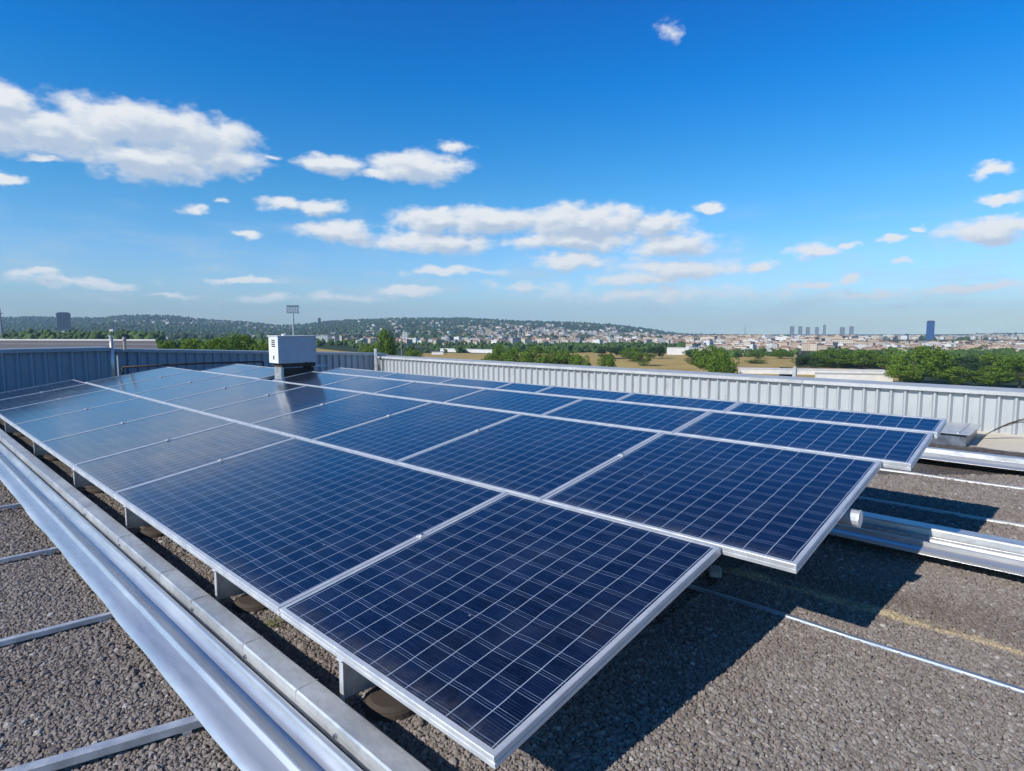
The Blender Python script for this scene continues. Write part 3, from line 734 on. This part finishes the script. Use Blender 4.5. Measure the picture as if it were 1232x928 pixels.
# ochre stubble field
def field_material():
    m, b, bs = material('stubble_field')
    geo = b.n('ShaderNodeNewGeometry'); p = geo.outputs['Position']
    n = b.noise(p, .05, 6, .6); n2 = b.noise(p, .6, 5, .6)
    c = b.mix(b.ss(n, .35, .65), (.40, .27, .07), (.50, .35, .10)); c = b.mix(b.ss(n2, .6, .75, 0, .7), c, (.14, .14, .05))
    setp(b, bs, Base_Color=c, Roughness=.95); return m
M_field = field_material()
def sheet(px0, px1, d0, d1, dz, name, mat, nn=24, wob=.12):
    rows = []
    for j in range(nn+1):
        t = j/nn; r = []
        for i in range(nn+1):
            s = i/nn; px = px0+(px1-px0)*s
            a = d0*(1+wob*mnoise.noise(Vector((px*.01, 1, 0)))); c = d1*(1+wob*mnoise.noise(Vector((px*.013, 5, 0))))
            d = a+(c-a)*t; r.append(tuple(pos(px, d, dz)))
        rows.append(r)
    o = grid_mesh(name, rows, mat); tag(o, kind='structure'); return o
sheet(500, 960, 260, 640, .3, 'field', M_field)
sheet(330, 500, 260, 560, .3, 'field', M_field)
sheet(150, 330, 240, 420, .3, 'field', M_field)
sheet(940, 1090, 250, 420, .3, 'field', M_field)

# ------------------------------------------------------------------ trees
def leaf_mat(name, c0, c1):
    m, b, bs = material(name)
    oi = b.n('ShaderNodeObjectInfo'); geo = b.n('ShaderNodeNewGeometry')
    wn = b.noise(geo.outputs['Position'], .35, 3, .6)
    c = b.mix(b.ss(wn, .35, .65), c0, c1)
    c = b.mix(b.m('MULTIPLY', geo.outputs['Random Per Island'], .5), c, tuple(x*1.35 for x in c1))
    setp(b, bs, Base_Color=c, Roughness=.6); bs.inputs['Specular IOR Level'].default_value = .15
    bs.inputs['Subsurface Weight'].default_value = 0
    tr = b.n('ShaderNodeBsdfTranslucent'); b.put(tr.inputs[0], b.mix(1.0, c, (1.1, 1.15, .5), 'MULTIPLY'))
    mx = b.n('ShaderNodeMixShader'); mx.inputs[0].default_value = .25
    out = m.node_tree.nodes['Material Output']
    b.L(bs.outputs[0], mx.inputs[1]); b.L(tr.outputs[0], mx.inputs[2]); b.L(mx.outputs[0], out.inputs[0])
    return m
M_leafA = leaf_mat('leaf_green', (.075, .135, .014), (.14, .22, .024))
M_leafB = leaf_mat('leaf_yellow_green', (.10, .16, .016), (.17, .25, .028))
M_leafC = leaf_mat('leaf_dark', (.03, .065, .022), (.055, .10, .03))
M_bark = plain('bark', (.10, .075, .055), .9, 0, .3, 3)
def crown_mesh(seed, n_clump, n_leaf, tall, lean=0):
    r = np.random.default_rng(seed); vs = []; fs = []
    cl = []
    for k in range(n_clump):
        while True:
            p = r.uniform(-1, 1, 3)
            if np.linalg.norm(p) < 1: break
        p = p/np.linalg.norm(p)*(np.linalg.norm(p)**.5)*.78
        cl.append((p*np.array([1, 1, tall])+np.array([0, 0, 1.05*tall+.12]), r.uniform(.22, .42)))
    for k in range(n_leaf):
        c, rad = cl[r.integers(n_clump)]
        d = r.normal(size=3); d /= np.linalg.norm(d)
        rr_ = rad*(.72+.34*r.random()); p = c+d*rr_*np.array([1, 1, .85])
        if p[2] < .1: continue
        n = d+r.normal(size=3)*.55; n /= np.linalg.norm(n)
        a = np.cross(n, r.normal(size=3)); a /= np.linalg.norm(a); bb = np.cross(n, a)
        s = r.uniform(.03, .062); i0 = len(vs)
        vs += [tuple(p+a*s), tuple(p+bb*s*.7), tuple(p-a*s), tuple(p-bb*s*.7)]
        fs.append((i0, i0+1, i0+2, i0+3))
    me = bpy.data.meshes.new('crown'); me.from_pydata(vs, [], fs); return me
CROWNS = {m.name: [] for m in (M_leafA, M_leafB, M_leafC)}
for mi, mt in enumerate((M_leafA, M_leafB, M_leafC)):
    for s in range(4):
        me = crown_mesh(10+s+mi*7, 26, 4200, [.8, .95, .72, 1.15][s]); me.materials.append(mt); CROWNS[mt.name].append((me, [.8, .95, .72, 1.15][s]))
def trunk_mesh(seed):
    q = MB(); r = random.Random(seed)
    q.tube([(0, 0, -.3), (.01, 0, .2), (.03, .02, .5), (.0, .03, .9)], [.07, .055, .04, .02], 8)
    for k in range(6):
        t = .3+.09*k; a = r.uniform(0, 6.28)
        q.tube([(.01, 0, t), (.25*math.cos(a), .25*math.sin(a), t+.28), (.5*math.cos(a), .5*math.sin(a), t+.5)], [.028, .018, .008], 5)
    bmesh.ops.recalc_face_normals(q.bm, faces=q.bm.faces)
    me = bpy.data.meshes.new('trunk'); q.bm.to_mesh(me); q.bm.free(); me.materials.append(M_bark); return me
TRUNKS = [trunk_mesh(s) for s in range(3)]
def tree(px, top, wpx, depth, kind, lab, group, seed=0, z0=None):
    mt = {'a': M_leafA, 'b': M_leafB, 'c': M_leafC}[kind]
    rs = random.Random(seed*31+int(px))
    me, tall = CROWNS[mt.name][rs.randrange(4)]
    x, y = far(px, depth); zg = ground_z(px, depth) if z0 is None else z0
    zt = zat(top, depth); wr = wpx/2/FPX*depth
    root = empty('tree', (x, y, zg)); root.rotation_euler = (0, 0, rs.uniform(0, 6.28))
    h = zt-zg; sz = h/(2.05*tall+.12)
    c = bpy.data.objects.new('crown', me); col.objects.link(c); c.parent = root; c.scale = (wr/.98, wr/.98, sz)
    t = bpy.data.objects.new('trunk', TRUNKS[rs.randrange(3)]); col.objects.link(t); t.parent = root; t.scale = (wr, wr, sz*1.2*tall)
    return tag(root, lab, 'tree', group)
GT = 'trees beyond the parapets'
tree(199, 408, 42, 190, 'b', 'yellow-green bush leftmost in the hedge above the shaded parapet', GT, 1)
tree(232, 405, 48, 200, 'b', 'yellow-green bush second from the left in the hedge above the parapet', GT, 2)
tree(262, 404, 40, 215, 'b', 'yellow-green bush in the middle of the hedge left of the rooftop unit', GT, 3)
tree(287, 400, 46, 240, 'a', 'taller dark green tree rising out of the hedge left of the rooftop unit', GT, 4)
tree(316, 408, 34, 205, 'b', 'rounded yellow-green bush touching the rooftop unit on its left', GT, 5)
tree(461, 395, 31, 330, 'a', 'lone slender dark green tree right of the rooftop unit', GT, 6)
tree(443, 413, 26, 330, 'b', 'low light green bush at the foot of the lone slender tree', GT, 7)
tree(497, 418, 26, 330, 'a', 'small round green bush behind the end of the white parapet', GT, 8)
tree(602, 413, 22, 345, 'a', 'small upright tree at the left end of the central clump', GT, 9)
tree(588, 424, 30, 330, 'b', 'low light green shrub left of the central clump', GT, 10)
tree(622, 418, 40, 335, 'a', 'green tree second from left in the central clump', GT, 11)
tree(652, 414, 52, 330, 'a', 'broad green tree forming the top of the central clump', GT, 12)
tree(680, 420, 40, 325, 'b', 'lighter green tree in the middle of the central clump', GT, 13)
tree(700, 424, 26, 315, 'a', 'green tree closing the central clump on its right', GT, 14)
tree(731, 425, 24, 300, 'a', 'small round tree standing in front of the ochre field', GT, 15)
tree(735, 416, 40, 520, 'c', 'dark tree at the left of the row behind the ochre field', GT, 16)
tree(762, 417, 34, 480, 'a', 'green tree in the middle of the row behind the ochre field', GT, 17)
tree(775, 422, 28, 420, 'a', 'round green tree at the near side of the row behind the field', GT, 18)
tree(787, 415, 16, 520, 'c', 'dark narrow evergreen in the row behind the ochre field', GT, 19)
tree(797, 415, 10, 520, 'c', 'dark narrow evergreen at the right end of the row behind the field', GT, 20)
tree(835, 420, 32, 430, 'c', 'dark green tree left of the big round tree over the parapet', GT, 21)
tree(858, 413, 48, 330, 'a', 'broad green tree with the big round one before it', GT, 22)
tree(871, 424, 38, 285, 'a', 'big round dark green tree rising directly over the white parapet', GT, 23)
tree(913, 421, 18, 520, 'a', 'small round tree right of the big round one, left of a pair', GT, 24)
tree(941, 420, 24, 520, 'a', 'small round tree of the pair left of the long tree belt', GT, 25)
tree(912, 432, 26, 450, 'b', 'low light shrub under the left tree of the pair', GT, 26)
tree(975, 427, 36, 400, 'c', 'dark tree at the left end of the long tree belt', GT, 27)
tree(1003, 418, 52, 400, 'a', 'tall tree in the left part of the long tree belt', GT, 28)
tree(1038, 420, 46, 390, 'a', 'green tree in the middle of the long tree belt', GT, 29)
tree(1068, 425, 44, 380, 'a', 'green tree left of the large domed tree', GT, 30)
tree(1108, 416, 70, 285, 'a', 'large domed dark green tree standing out of the long tree belt', GT, 31)
tree(1090, 436, 40, 275, 'b', 'lighter bush at the left foot of the large domed tree', GT, 32)
tree(1150, 440, 56, 275, 'b', 'lighter green tree right beside the large domed tree', GT, 33)
tree(1160, 428, 46, 360, 'c', 'dark tree behind the gap right of the large domed tree', GT, 34)
tree(1192, 424, 60, 370, 'a', 'wide green tree behind, near the right edge', GT, 35)
tree(1196, 439, 60, 270, 'b', 'light green front tree near the right edge', GT, 36)
tree(1232, 427, 56, 265, 'a', 'dark green tree cut by the right edge', GT, 37)
tree(1285, 425, 60, 265, 'a', 'green tree just outside the right edge', GT, 38)
# far-off woods and hedges: one mass of small crowns
def blobs(name, spots, mat):
    base = bmesh.new(); bmesh.ops.create_icosphere(base, subdivisions=1, radius=1)
    bv = np.array([v.co[:] for v in base.verts]); bf = np.array([[v.index for v in f.verts] for f in base.faces]); base.free()
    n = len(spots); sp = np.array(spots)            # x y z r h
    V = np.repeat(bv[None], n, 0)*(1+rng.uniform(-.28, .28, (n, len(bv), 1)))
    V = V*np.stack([sp[:, 3], sp[:, 3], sp[:, 4]], 1)[:, None, :]+np.stack([sp[:, 0], sp[:, 1], sp[:, 2]+sp[:, 4]*.6], 1)[:, None, :]
    F = (bf[None]+(np.arange(n)*len(bv))[:, None, None]).reshape(-1, 3)
    me = bpy.data.meshes.new(name); V = V.reshape(-1, 3)
    me.vertices.add(len(V)); me.vertices.foreach_set('co', V.ravel()); me.loops.add(F.size); me.loops.foreach_set('vertex_index', F.ravel().astype(np.int32))
    me.polygons.add(len(F)); me.polygons.foreach_set('loop_start', np.arange(0, F.size, 3, dtype=np.int32)); me.polygons.foreach_set('loop_total', np.full(len(F), 3, dtype=np.int32))
    me.update(); me.validate(); o = link(name, me, mat); tag(o, kind='stuff'); return o
def in_town(px, d):
    "share of ground taken by houses"
    t = 0
    if px > 780: t = .9 if 620 < d < 4200 else 0
    elif px > 520: t = .75*sstep(520, 640, px)+.15 if 950 < d < 2300+900*sstep(560, 740, px) else .12
    elif px > 340: t = .3 if 900 < d < 2500 else .08
    else: t = .06
    n = mnoise.noise(Vector((px*.03, d*.0016, 11)))
    return t*(1+1.2*n)
rw = random.Random(5); spots = []
while len(spots) < 24000:
    px = rw.uniform(-150, 1400); d = rw.uniform(1250, 4700)
    if rw.random() < in_town(px, d)*1.15: continue
    if px > 800 and d < 3300 and rw.random() < .8: continue
    x, y = far(px, d); r_ = rw.choice((3, 4, 5, 7, 8))*rw.uniform(.8, 1.2)
    spots.append((x, y, ground_z(px, d), r_, r_*rw.uniform(.7, 1.2)))
M_wood = plain('far_woodland', (.036, .07, .026), .9, 0, .6, .006)
blobs('woodland', spots, M_wood)
# middle-distance hedgerows and groves
spots = []
for (px0, px1, d0, d1, n_, r0, r1) in [(10, 190, 620, 800, 420, 4, 8), (380, 600, 640, 1100, 220, 1.8, 4), (600, 830, 640, 860, 320, 2.5, 5), (830, 960, 540, 640, 120, 2, 4), (985, 1300, 400, 520, 420, 3, 6), (185, 340, 320, 520, 160, 3, 6), (800, 1050, 640, 1500, 110, 1.5, 3), (1090, 1300, 560, 700, 120, 2, 4)]:
    for k in range(n_):
        px = rw.uniform(px0, px1); d = rw.uniform(d0, d1); x, y = far(px, d); r_ = rw.uniform(r0, r1)
        spots.append((x, y, ground_z(px, d), r_, r_*rw.uniform(.8, 1.2)))
for s in list(spots):       # finer clumps on top so outlines break up
    for k in range(5):
        r_ = s[3]*rw.uniform(.25, .5); a = rw.uniform(0, 6.28)
        spots.append((s[0]+math.cos(a)*s[3]*.75, s[1]+math.sin(a)*s[3]*.75, s[2]+s[4]*rw.uniform(.3, 1.25), r_, r_))
blobs('hedgerows', spots, plain('hedge_green', (.055, .105, .018), .9, 0, .4, .05))

# ------------------------------------------------------------------ town
def facade_mat(name, c):
    m, b, bs = material(name)
    tcn = b.n('ShaderNodeTexCoord'); geo = b.n('ShaderNodeNewGeometry'); oi = b.n('ShaderNodeObjectInfo')
    x, y, z = b.sep(tcn.outputs['Object'])
    nx, ny, nz = b.sep(geo.outputs['Normal'])
    h = b.m('ADD', x, y)
    wx = b.ss(b.m('ABSOLUTE', b.m('SUBTRACT', b.m('FRACT', b.m('MULTIPLY', h, .3)), .5)), .28, .2)
    wz = b.ss(b.m('ABSOLUTE', b.m('SUBTRACT', b.m('FRACT', b.m('MULTIPLY', z, .33)), .5)), .3, .22)
    win = b.m('MULTIPLY', b.m('MULTIPLY', wx, wz), b.ss(b.m('ABSOLUTE', nz), .6, .4))
    cc = b.mix(geo.outputs['Random Per Island'], tuple(q*.75 for q in c), tuple(min(.85, q*1.2) for q in c))
    cc = b.mix(b.m('MULTIPLY', win, .75), cc, (.07, .08, .1))
    setp(b, bs, Base_Color=cc, Roughness=.8)
    return m
FM = {'cream': facade_mat('facade_cream', (.58, .50, .40)), 'white': facade_mat('facade_white', (.72, .70, .66)), 'beige': facade_mat('facade_beige', (.50, .40, .30)), 'grey': facade_mat('facade_grey', (.42, .42, .42))}
RM = {'cream': plain('roof_tile', (.32, .17, .11), .8), 'white': plain('roof_pale', (.5, .47, .44), .8), 'beige': plain('roof_clay', (.35, .2, .13), .8), 'grey': plain('roof_slate', (.16, .17, .19), .7)}
def house_meshes(seed, wd, dp, ht, roof):
    q = MB(); q.box(-wd/2, wd/2, -dp/2, dp/2, -6, ht)
    if not roof:
        q.box(-wd*.2, wd*.1, -dp*.2, dp*.2, ht+.01, ht+2)
    bmesh.ops.recalc_face_normals(q.bm, faces=q.bm.faces)
    w_ = bpy.data.meshes.new('walls'); q.bm.to_mesh(w_); q.bm.free()
    bm = bmesh.new(); e = .5
    if roof:
        c = [bm.verts.new(p) for p in ((-wd/2-e, -dp/2-e, ht), (wd/2+e, -dp/2-e, ht), (wd/2+e, dp/2+e, ht), (-wd/2-e, dp/2+e, ht), (-wd/2+dp*.3, 0, ht+dp*.28), (wd/2-dp*.3, 0, ht+dp*.28))]
        for f in ((0, 1, 5, 4), (1, 2, 5), (2, 3, 4, 5), (3, 0, 4), (3, 2, 1, 0)): bm.faces.new([c[i] for i in f])
    else:
        z = ht+.3
        vs = [bm.verts.new((x, y, z_)) for x in (-wd/2-.3, wd/2+.3) for y in (-dp/2-.3, dp/2+.3) for z_ in (ht+.005, z+.6)]
        for f in ((0, 1, 3, 2), (4, 6, 7, 5), (0, 4, 5, 1), (2, 3, 7, 6), (0, 2, 6, 4), (1, 5, 7, 3)): bm.faces.new([vs[i] for i in f])
    bmesh.ops.recalc_face_normals(bm, faces=bm.faces)
    r_ = bpy.data.meshes.new('roof'); bm.to_mesh(r_); bm.free()
    return w_, r_
PROTO = {}
for cn in FM:
    PROTO[cn] = []
    for s, (wd, dp, ht, rf) in enumerate([(11, 9, 6.5, 1), (16, 10, 8, 1), (24, 12, 13, 0), (34, 13, 17, 0), (14, 13, 22, 0), (46, 14, 11, 0)]):
        a, c = house_meshes(s, wd, dp, ht, rf); a.materials.append(FM[cn]); c.materials.append(RM[cn]); PROTO[cn].append((a, c))
kinds = ['small house with a hipped roof', 'low long house with a hipped roof', 'flat-roofed apartment block', 'wide flat-roofed apartment block', 'tall narrow apartment block', 'long low flat-roofed building']
def zone(px, d):
    if px < 340: return 'on the left hillside'
    if px < 600: return 'left of the central hill'
    if px < 780: return 'on the central hill slope'
    if px < 940: return 'between the hill and the towers'
    if px < 1050: return 'below the row of slim towers'
    if px < 1150: return 'around the dark blue tower'
    return 'below the right-hand ridge'
rt = random.Random(11); cand = []
def add_c(n_, px0, px1, d0, d1, ks, cols, sc=(.8, 1.2)):
    for i in range(n_):
        px = rt.uniform(px0, px1); d = rt.uniform(d0, d1)
        cand.append((px, d, rt.choice(ks), rt.choice(cols), rt.uniform(*sc)*(.5+.3*min(1, d/2500)), rt.uniform(0, 3.14)))
add_c(900, 800, 1060, 750, 3400, [2, 2, 3, 1, 5], ['cream', 'cream', 'beige', 'white'])
add_c(160, 800, 1050, 600, 900, [0, 1, 1, 2], ['cream', 'white', 'beige'])
add_c(330, 1050, 1300, 570, 980, [0, 1, 1, 5, 2], ['cream', 'cream', 'beige', 'white'], (.6, .9))
add_c(420, 1040, 1300, 1900, 4000, [1, 2, 2, 3, 5], ['cream', 'cream', 'beige', 'white'])
add_c(1000, 560, 820, 900, 3000, [0, 0, 1, 2, 2], ['cream', 'white', 'beige', 'grey', 'cream'])
add_c(420, 380, 600, 850, 2300, [0, 0, 1, 1, 2], ['white', 'cream', 'beige', 'grey'])
add_c(300, 430, 790, 2300, 3700, [0, 1, 2], ['white', 'cream'])
add_c(170, 120, 380, 2900, 3900, [0, 1, 2], ['white', 'cream', 'grey'])
add_c(70, 20, 360, 1200, 2400, [0, 1, 2], ['white', 'grey'])
add_c(120, 1130, 1300, 3200, 4200, [0, 1, 2], ['white', 'cream'])
cand = [c for c in cand if not (500 < c[0] < 830 and c[1] < 950)]
cand.sort(key=lambda c: c[1]/([4, 6, 11, 17, 13, 12][c[2]]*c[4]))
GB = 'distant buildings'
def place_building(c):
    px, d, k, cn, s, a = c
    wm, rm = PROTO[cn][k]
    x, y = far(px, d)
    root = bpy.data.objects.new('distant_building', wm); col.objects.link(root)
    root.location = (x, y, ground_z(px, d)); root.rotation_euler = (0, 0, a); root.scale = (s, s, s)
    rf = bpy.data.objects.new('roof', rm); col.objects.link(rf); rf.parent = root
    tag(root, f'{cn} {kinds[k]} {zone(px, d)}', 'building', f'{cn} {kinds[k]}s {zone(px, d)}'[:110])
for c in cand[:285]: place_building(c)
allv, allf, mats_ = [], [], []
bmall = bmesh.new()
mlist = [FM[k] for k in FM]+[RM[k] for k in RM]
for c in cand[285:]:
    px, d, k, cn, s, a = c; x, y = far(px, d)
    Mx = Matrix.Translation((x, y, ground_z(px, d)))@Matrix.Rotation(a, 4, 'Z')@Matrix.Scale(s, 4)
    for me, off in ((PROTO[cn][k][0], 0), (PROTO[cn][k][1], 4)):
        vs = [bmall.verts.new(Mx@v.co) for v in me.vertices]
        for p_ in me.polygons:
            f = bmall.faces.new([vs[i] for i in p_.vertices]); f.material_index = off+list(FM).index(cn)
me = bpy.data.meshes.new('distant_town'); bmall.to_mesh(me); bmall.free()
for m_ in mlist: me.materials.append(m_)
o = link('distant_town', me); tag(o, kind='stuff')

# landmark towers
def tower(name, px, wpx, top, depth, mat, lab, cat='tower', group=None, extra=None, dpm=.8):
    top -= 3 if name == 'slim_tower' else 0
    x, y = far(px, depth); zg = ground_z(px, depth); H = zat(top, depth)-zg; W_ = wpx/FPX*depth
    root = empty(name, (x, y, zg), (0, 0, -math.atan2(x, y)+.06))
    q = MB(); q.box(-W_/2, W_/2, -W_*dpm/2, W_*dpm/2, -5, H); q.build('facade', mat, root)
    q = MB(); q.box(-W_*.38, W_*.38, -W_*.25, W_*.25, H+.01, H+max(1.5, W_*.07)); q.build('roof_plant', M_twr, root)
    if extra: extra(root, W_, H)
    return tag(root, lab, cat, group)
def tower_glass(name, c, c2, sx=.25, sz=.3):
    m, b, bs = material(name); tcn = b.n('ShaderNodeTexCoord'); x, y, z = b.sep(tcn.outputs['Object'])
    fl = b.ss(b.m('ABSOLUTE', b.m('SUBTRACT', b.m('FRACT', b.m('MULTIPLY', z, sz)), .5)), .36, .44)
    ml = b.ss(b.m('ABSOLUTE', b.m('SUBTRACT', b.m('FRACT', b.m('MULTIPLY', x, sx)), .5)), .4, .46)
    setp(b, bs, Base_Color=b.mix(b.m('MAXIMUM', fl, ml), c, c2), Roughness=.35); return m
M_twr = plain('tower_plant', (.2, .22, .25), .6)
M_navy = tower_glass('navy_glass', (.02, .065, .2), (.04, .10, .25))
M_slate = tower_glass('slate_glass', (.03, .045, .08), (.06, .08, .12))
M_slim = tower_glass('slim_tower_face', (.11, .125, .16), (.36, .36, .36), .09, .3)
tower('office_tower', 1119.5, 8, 386.5, 1500, M_navy, 'tall dark blue glass office tower alone at the right', 'tower', dpm=.3)
tower('office_tower', 77, 13.5, 377, 2300, M_slate, 'dark slate office block standing out of the left hillside', 'tower')
gl = 'slim residential towers in a row'
for k, (px, wp, tp) in enumerate([(953, 4.6, 396), (963, 4.2, 396), (972, 4.2, 397), (983, 3.8, 397), (992, 2.8, 394), (1013.5, 5, 397), (1024.5, 4.4, 396)]):
    nm = ['leftmost slim grey tower of the skyline row', 'second slim grey tower from the left in the skyline row', 'third slim grey tower from the left in the skyline row', 'fourth, slightly lower slim tower in the skyline row', 'thinnest and tallest slim tower of the skyline row', 'wider slim tower of the separate pair at right', 'last slim tower at the right end of the skyline row'][k]
    tower('slim_tower', px, wp, tp, 2900, M_slim, nm, 'tower', gl, dpm=.6)
tower('tower_block', 1088, 6.5, 404, 1900, FM['white'], 'white tower block left of the dark blue tower', 'tower')
tower('tower_block', 1091.5, 4, 402, 2100, M_slate, 'grey slab right behind the white tower block', 'tower')
tower('water_tower', 384.5, 3, 383, 3400, M_slate, 'small dark tower on the hill crest right of the floodlight', 'tower')
tower('church', 487, 5.5, 400, 1200, FM['white'], 'white pointed building right of the lone slender tree', 'church',
      extra=lambda r_, W_, H: MB().tube([(-W_*.2, 0, H), (-W_*.2, 0, H+5)], [2.2, .2], 6).build('spire', FM['white'], r_))
tower('brick_tower', 587, 6, 396, 1700, FM['beige'], 'brownish square tower below the central hill', 'tower')
# domes at the right
for px, tp, dp_, mt, lb in ((1101.5, 405, 2000, FM['cream'], 'low cream dome left of the dark blue tower'), (1137.5, 413, 1300, FM['white'], 'white round-topped building right of the dark blue tower')):
    x, y = far(px, dp_); zg = ground_z(px, dp_); W_ = 6.5/FPX*dp_; H = zat(tp, dp_)-zg
    r = empty('domed_building', (x, y, zg)); q = MB(); q.cyl((0, 0), W_/2, -3, H-W_*.35, 16); q.build('drum', mt, r)
    q = MB(); q.tube([(0, 0, H-W_*.35), (0, 0, H-W_*.2), (0, 0, H-W_*.08), (0, 0, H)], [W_/2, W_*.42, W_*.3, W_*.05], 16); q.build('dome', mt, r)
    tag(r, lb, 'building')
# masts
def mast(px, top, depth, rad, lab, name='mast'):
    x, y = far(px, depth); zg = ground_z(px, depth); H = zat(top, depth)-zg
    r = empty(name, (x, y, zg)); q = MB(); q.tube([(0, 0, -2), (0, 0, H)], [rad, rad*.5], 8); q.build('pole', M_mast, r)
    for k in range(3):
        q = MB(); q.box(-rad*2.2, rad*2.2, -.1, .1, H*(.6+.12*k), H*(.6+.12*k)+rad*.6); q.build('crossarm', M_mast, r)
    tag(r, lab, 'mast'); return r
M_mast = plain('mast_grey', (.25, .27, .3), .6)
mast(896.5, 391, 1600, 1.1, 'thin lattice mast above the town right of the big round tree')
mast(1.5, 372, 900, 1.6, 'tall dark mast at the extreme left edge')
mast(482.5, 404, 420, .35, 'thin pole before the white pointed building')
# stadium floodlight
fd = 210; x, y = far(353, fd); zg = ground_z(353, fd); H = zat(375, fd)-zg
r = empty('floodlight_mast', (x, y, zg), (0, 0, -YAW+.35))
q = MB(); q.tube([(0, 0, -1), (0, 0, H)], [.42, .26], 10); q.build('pole', plain('mast_pale', (.5, .51, .53), .5, .4), r)
hw = 1.9
q = MB()
for k in range(3): q.box(-hw, hw, -.12, .12, H-.6+1.1*k, H-.42+1.1*k)
for k in range(5): q.box(-hw+k*hw/2-.07, -hw+k*hw/2+.07, -.14, .14, H-.8, H+1.9)
q.box(-hw-.15, hw+.15, -.5, .5, H+1.95, H+2.1); hf_ = q.build('head_frame', M_mast, r)
for k in range(3):
    for j in range(5):
        q = MB(); cx, cz = -hw+.25+j*(2*hw-.5)/4, H-.15+k*.8
        q.tube([(cx, -.3, cz), (cx, -.12, cz)], [.40, .24], 10); q.build('lamp', plain('lamp_grey', (.55, .56, .58), .3, .3) if 'lamp_grey' not in bpy.data.materials else bpy.data.materials['lamp_grey'], hf_)
tag(r, 'stadium floodlight mast with a rack of lamps rising behind the rooftop unit', 'floodlight')

# low long buildings, walls and neighbour roofs beyond the parapets
def longb(name, px0, d0, px1, d1, top, thick, mat, roofm, lab, cat, base_dz=-1.0):
    a = Vector((*far(px0, d0), 0)); c = Vector((*far(px1, d1), 0)); dd = c-a; L = dd.length
    zt = zat(top, (d0+d1)/2); zg = min(ground_z(px0, d0), ground_z(px1, d1))+base_dz
    r = empty(name, (a.x, a.y, zg), (0, 0, math.atan2(dd.y, dd.x)))
    q = MB(); q.box(0, L, 0, thick, 0, zt-zg-.35); q.build('wall', mat, r)
    q = MB(); q.box(-.3, L+.3, -.3, thick+.3, zt-zg-.35, zt-zg); q.build('roof', roofm, r)
    tag(r, lab, cat); return r
M_pale = plain('pale_render', (.72, .70, .68), .7, 0, .08, .3)
M_brown = plain('brown_roofing', (.17, .145, .13), .9, 0, .15, .5)
longb('low_building', 892, 350, 1072, 330, 444.5, 8, M_pale, M_pale, 'long low white shed behind the parapet, left of the domed tree', 'building')
longb('low_building', 985, 300, 1078, 292, 449.5, 3, M_pale, M_cap, 'lower white canopy roof in front of the long white shed', 'building', 0)
longb('warehouse', 803, 600, 845, 590, 418.5, 12, M_pale, M_pale, 'white warehouse left behind the big round tree', 'building')
longb('warehouse', 525, 680, 592, 640, 420, 8, M_pale, M_pale, 'long white shed at the back edge of the ochre field', 'building')
longb('shed', 519, 600, 533, 600, 423, 6, M_pale, M_twr, 'small white shed on the ochre field', 'building')
longb('warehouse', 632, 1000, 652, 1000, 413.5, 14, M_pale, M_pale, 'white flat-roofed hall behind the central clump, left one', 'building')
longb('warehouse', 686, 980, 708, 980, 415, 14, M_pale, M_pale, 'white flat-roofed hall behind the central clump, right one', 'building')
r = empty('neighbour_roof', (*far(70, 34), .3))
def prism(name, c, z0, z1, mat):
    q = MB(); o0 = r.location
    A = [q.bm.verts.new((x-o0.x, y-o0.y, z0)) for x, y in c]; B = [q.bm.verts.new((x-o0.x, y-o0.y, z1)) for x, y in c]
    q.bm.faces.new(A); q.bm.faces.new(B)
    for k in range(4): q.bm.faces.new((A[k], A[(k+1) % 4], B[(k+1) % 4], B[k]))
    q.build(name, mat, r)
prism('roof_deck', [far(-60, 34), far(190, 32), far(186, 58), far(-60, 60)], -25, 0, M_brown)
prism('roof_edge', [far(-60, 60.02), far(186, 58.02), far(186, 58.4), far(-60, 60.4)], -25, .12, M_pale)
prism('roof_joint', [far(-60, 46), far(188, 44), far(188, 44.2), far(-60, 46.2)], .003, .05, M_twr)
tag(r, 'brown flat roof of the neighbouring building over the shaded parapet', 'building')
x, y = far(958.5, 26); r = empty('lamp_post', (x, y, -25))
q = MB(); q.tube([(0, 0, 0), (0, 0, zat(444, 26)+25)], [.12, .1], 8); q.build('pole', M_cap, r); q = MB(); q.cyl((0, 0), .1, zat(444, 26)+25, zat(441, 26)+25, 8, .06); q.build('cap', M_stoneblk, r)
tag(r, 'pale post with a brown cap just behind the white parapet', 'post')

# ------------------------------------------------------------------ haze
q = MB(); q.box(-7600, 7600, -7600, 7600, -260, 240)
hm = bpy.data.materials.new('haze_air'); hm.use_nodes = True; hn = hm.node_tree; hn.nodes.clear()
pv = hn.nodes.new('ShaderNodeVolumePrincipled'); pv.inputs['Color'].default_value = (.52, .77, 1, 1); pv.inputs['Density'].default_value = .0001; pv.inputs['Anisotropy'].default_value = .0
ho = hn.nodes.new('ShaderNodeOutputMaterial'); hn.links.new(pv.outputs[0], ho.inputs['Volume'])
o = q.build('haze', hm); tag(o, kind='stuff')
scene.cycles.use_denoising = True
scene.cycles.max_bounces = 6; scene.cycles.diffuse_bounces = 3; scene.cycles.glossy_bounces = 3; scene.cycles.transmission_bounces = 3; scene.cycles.volume_bounces = 0
scene.cycles.sample_clamp_indirect = 6
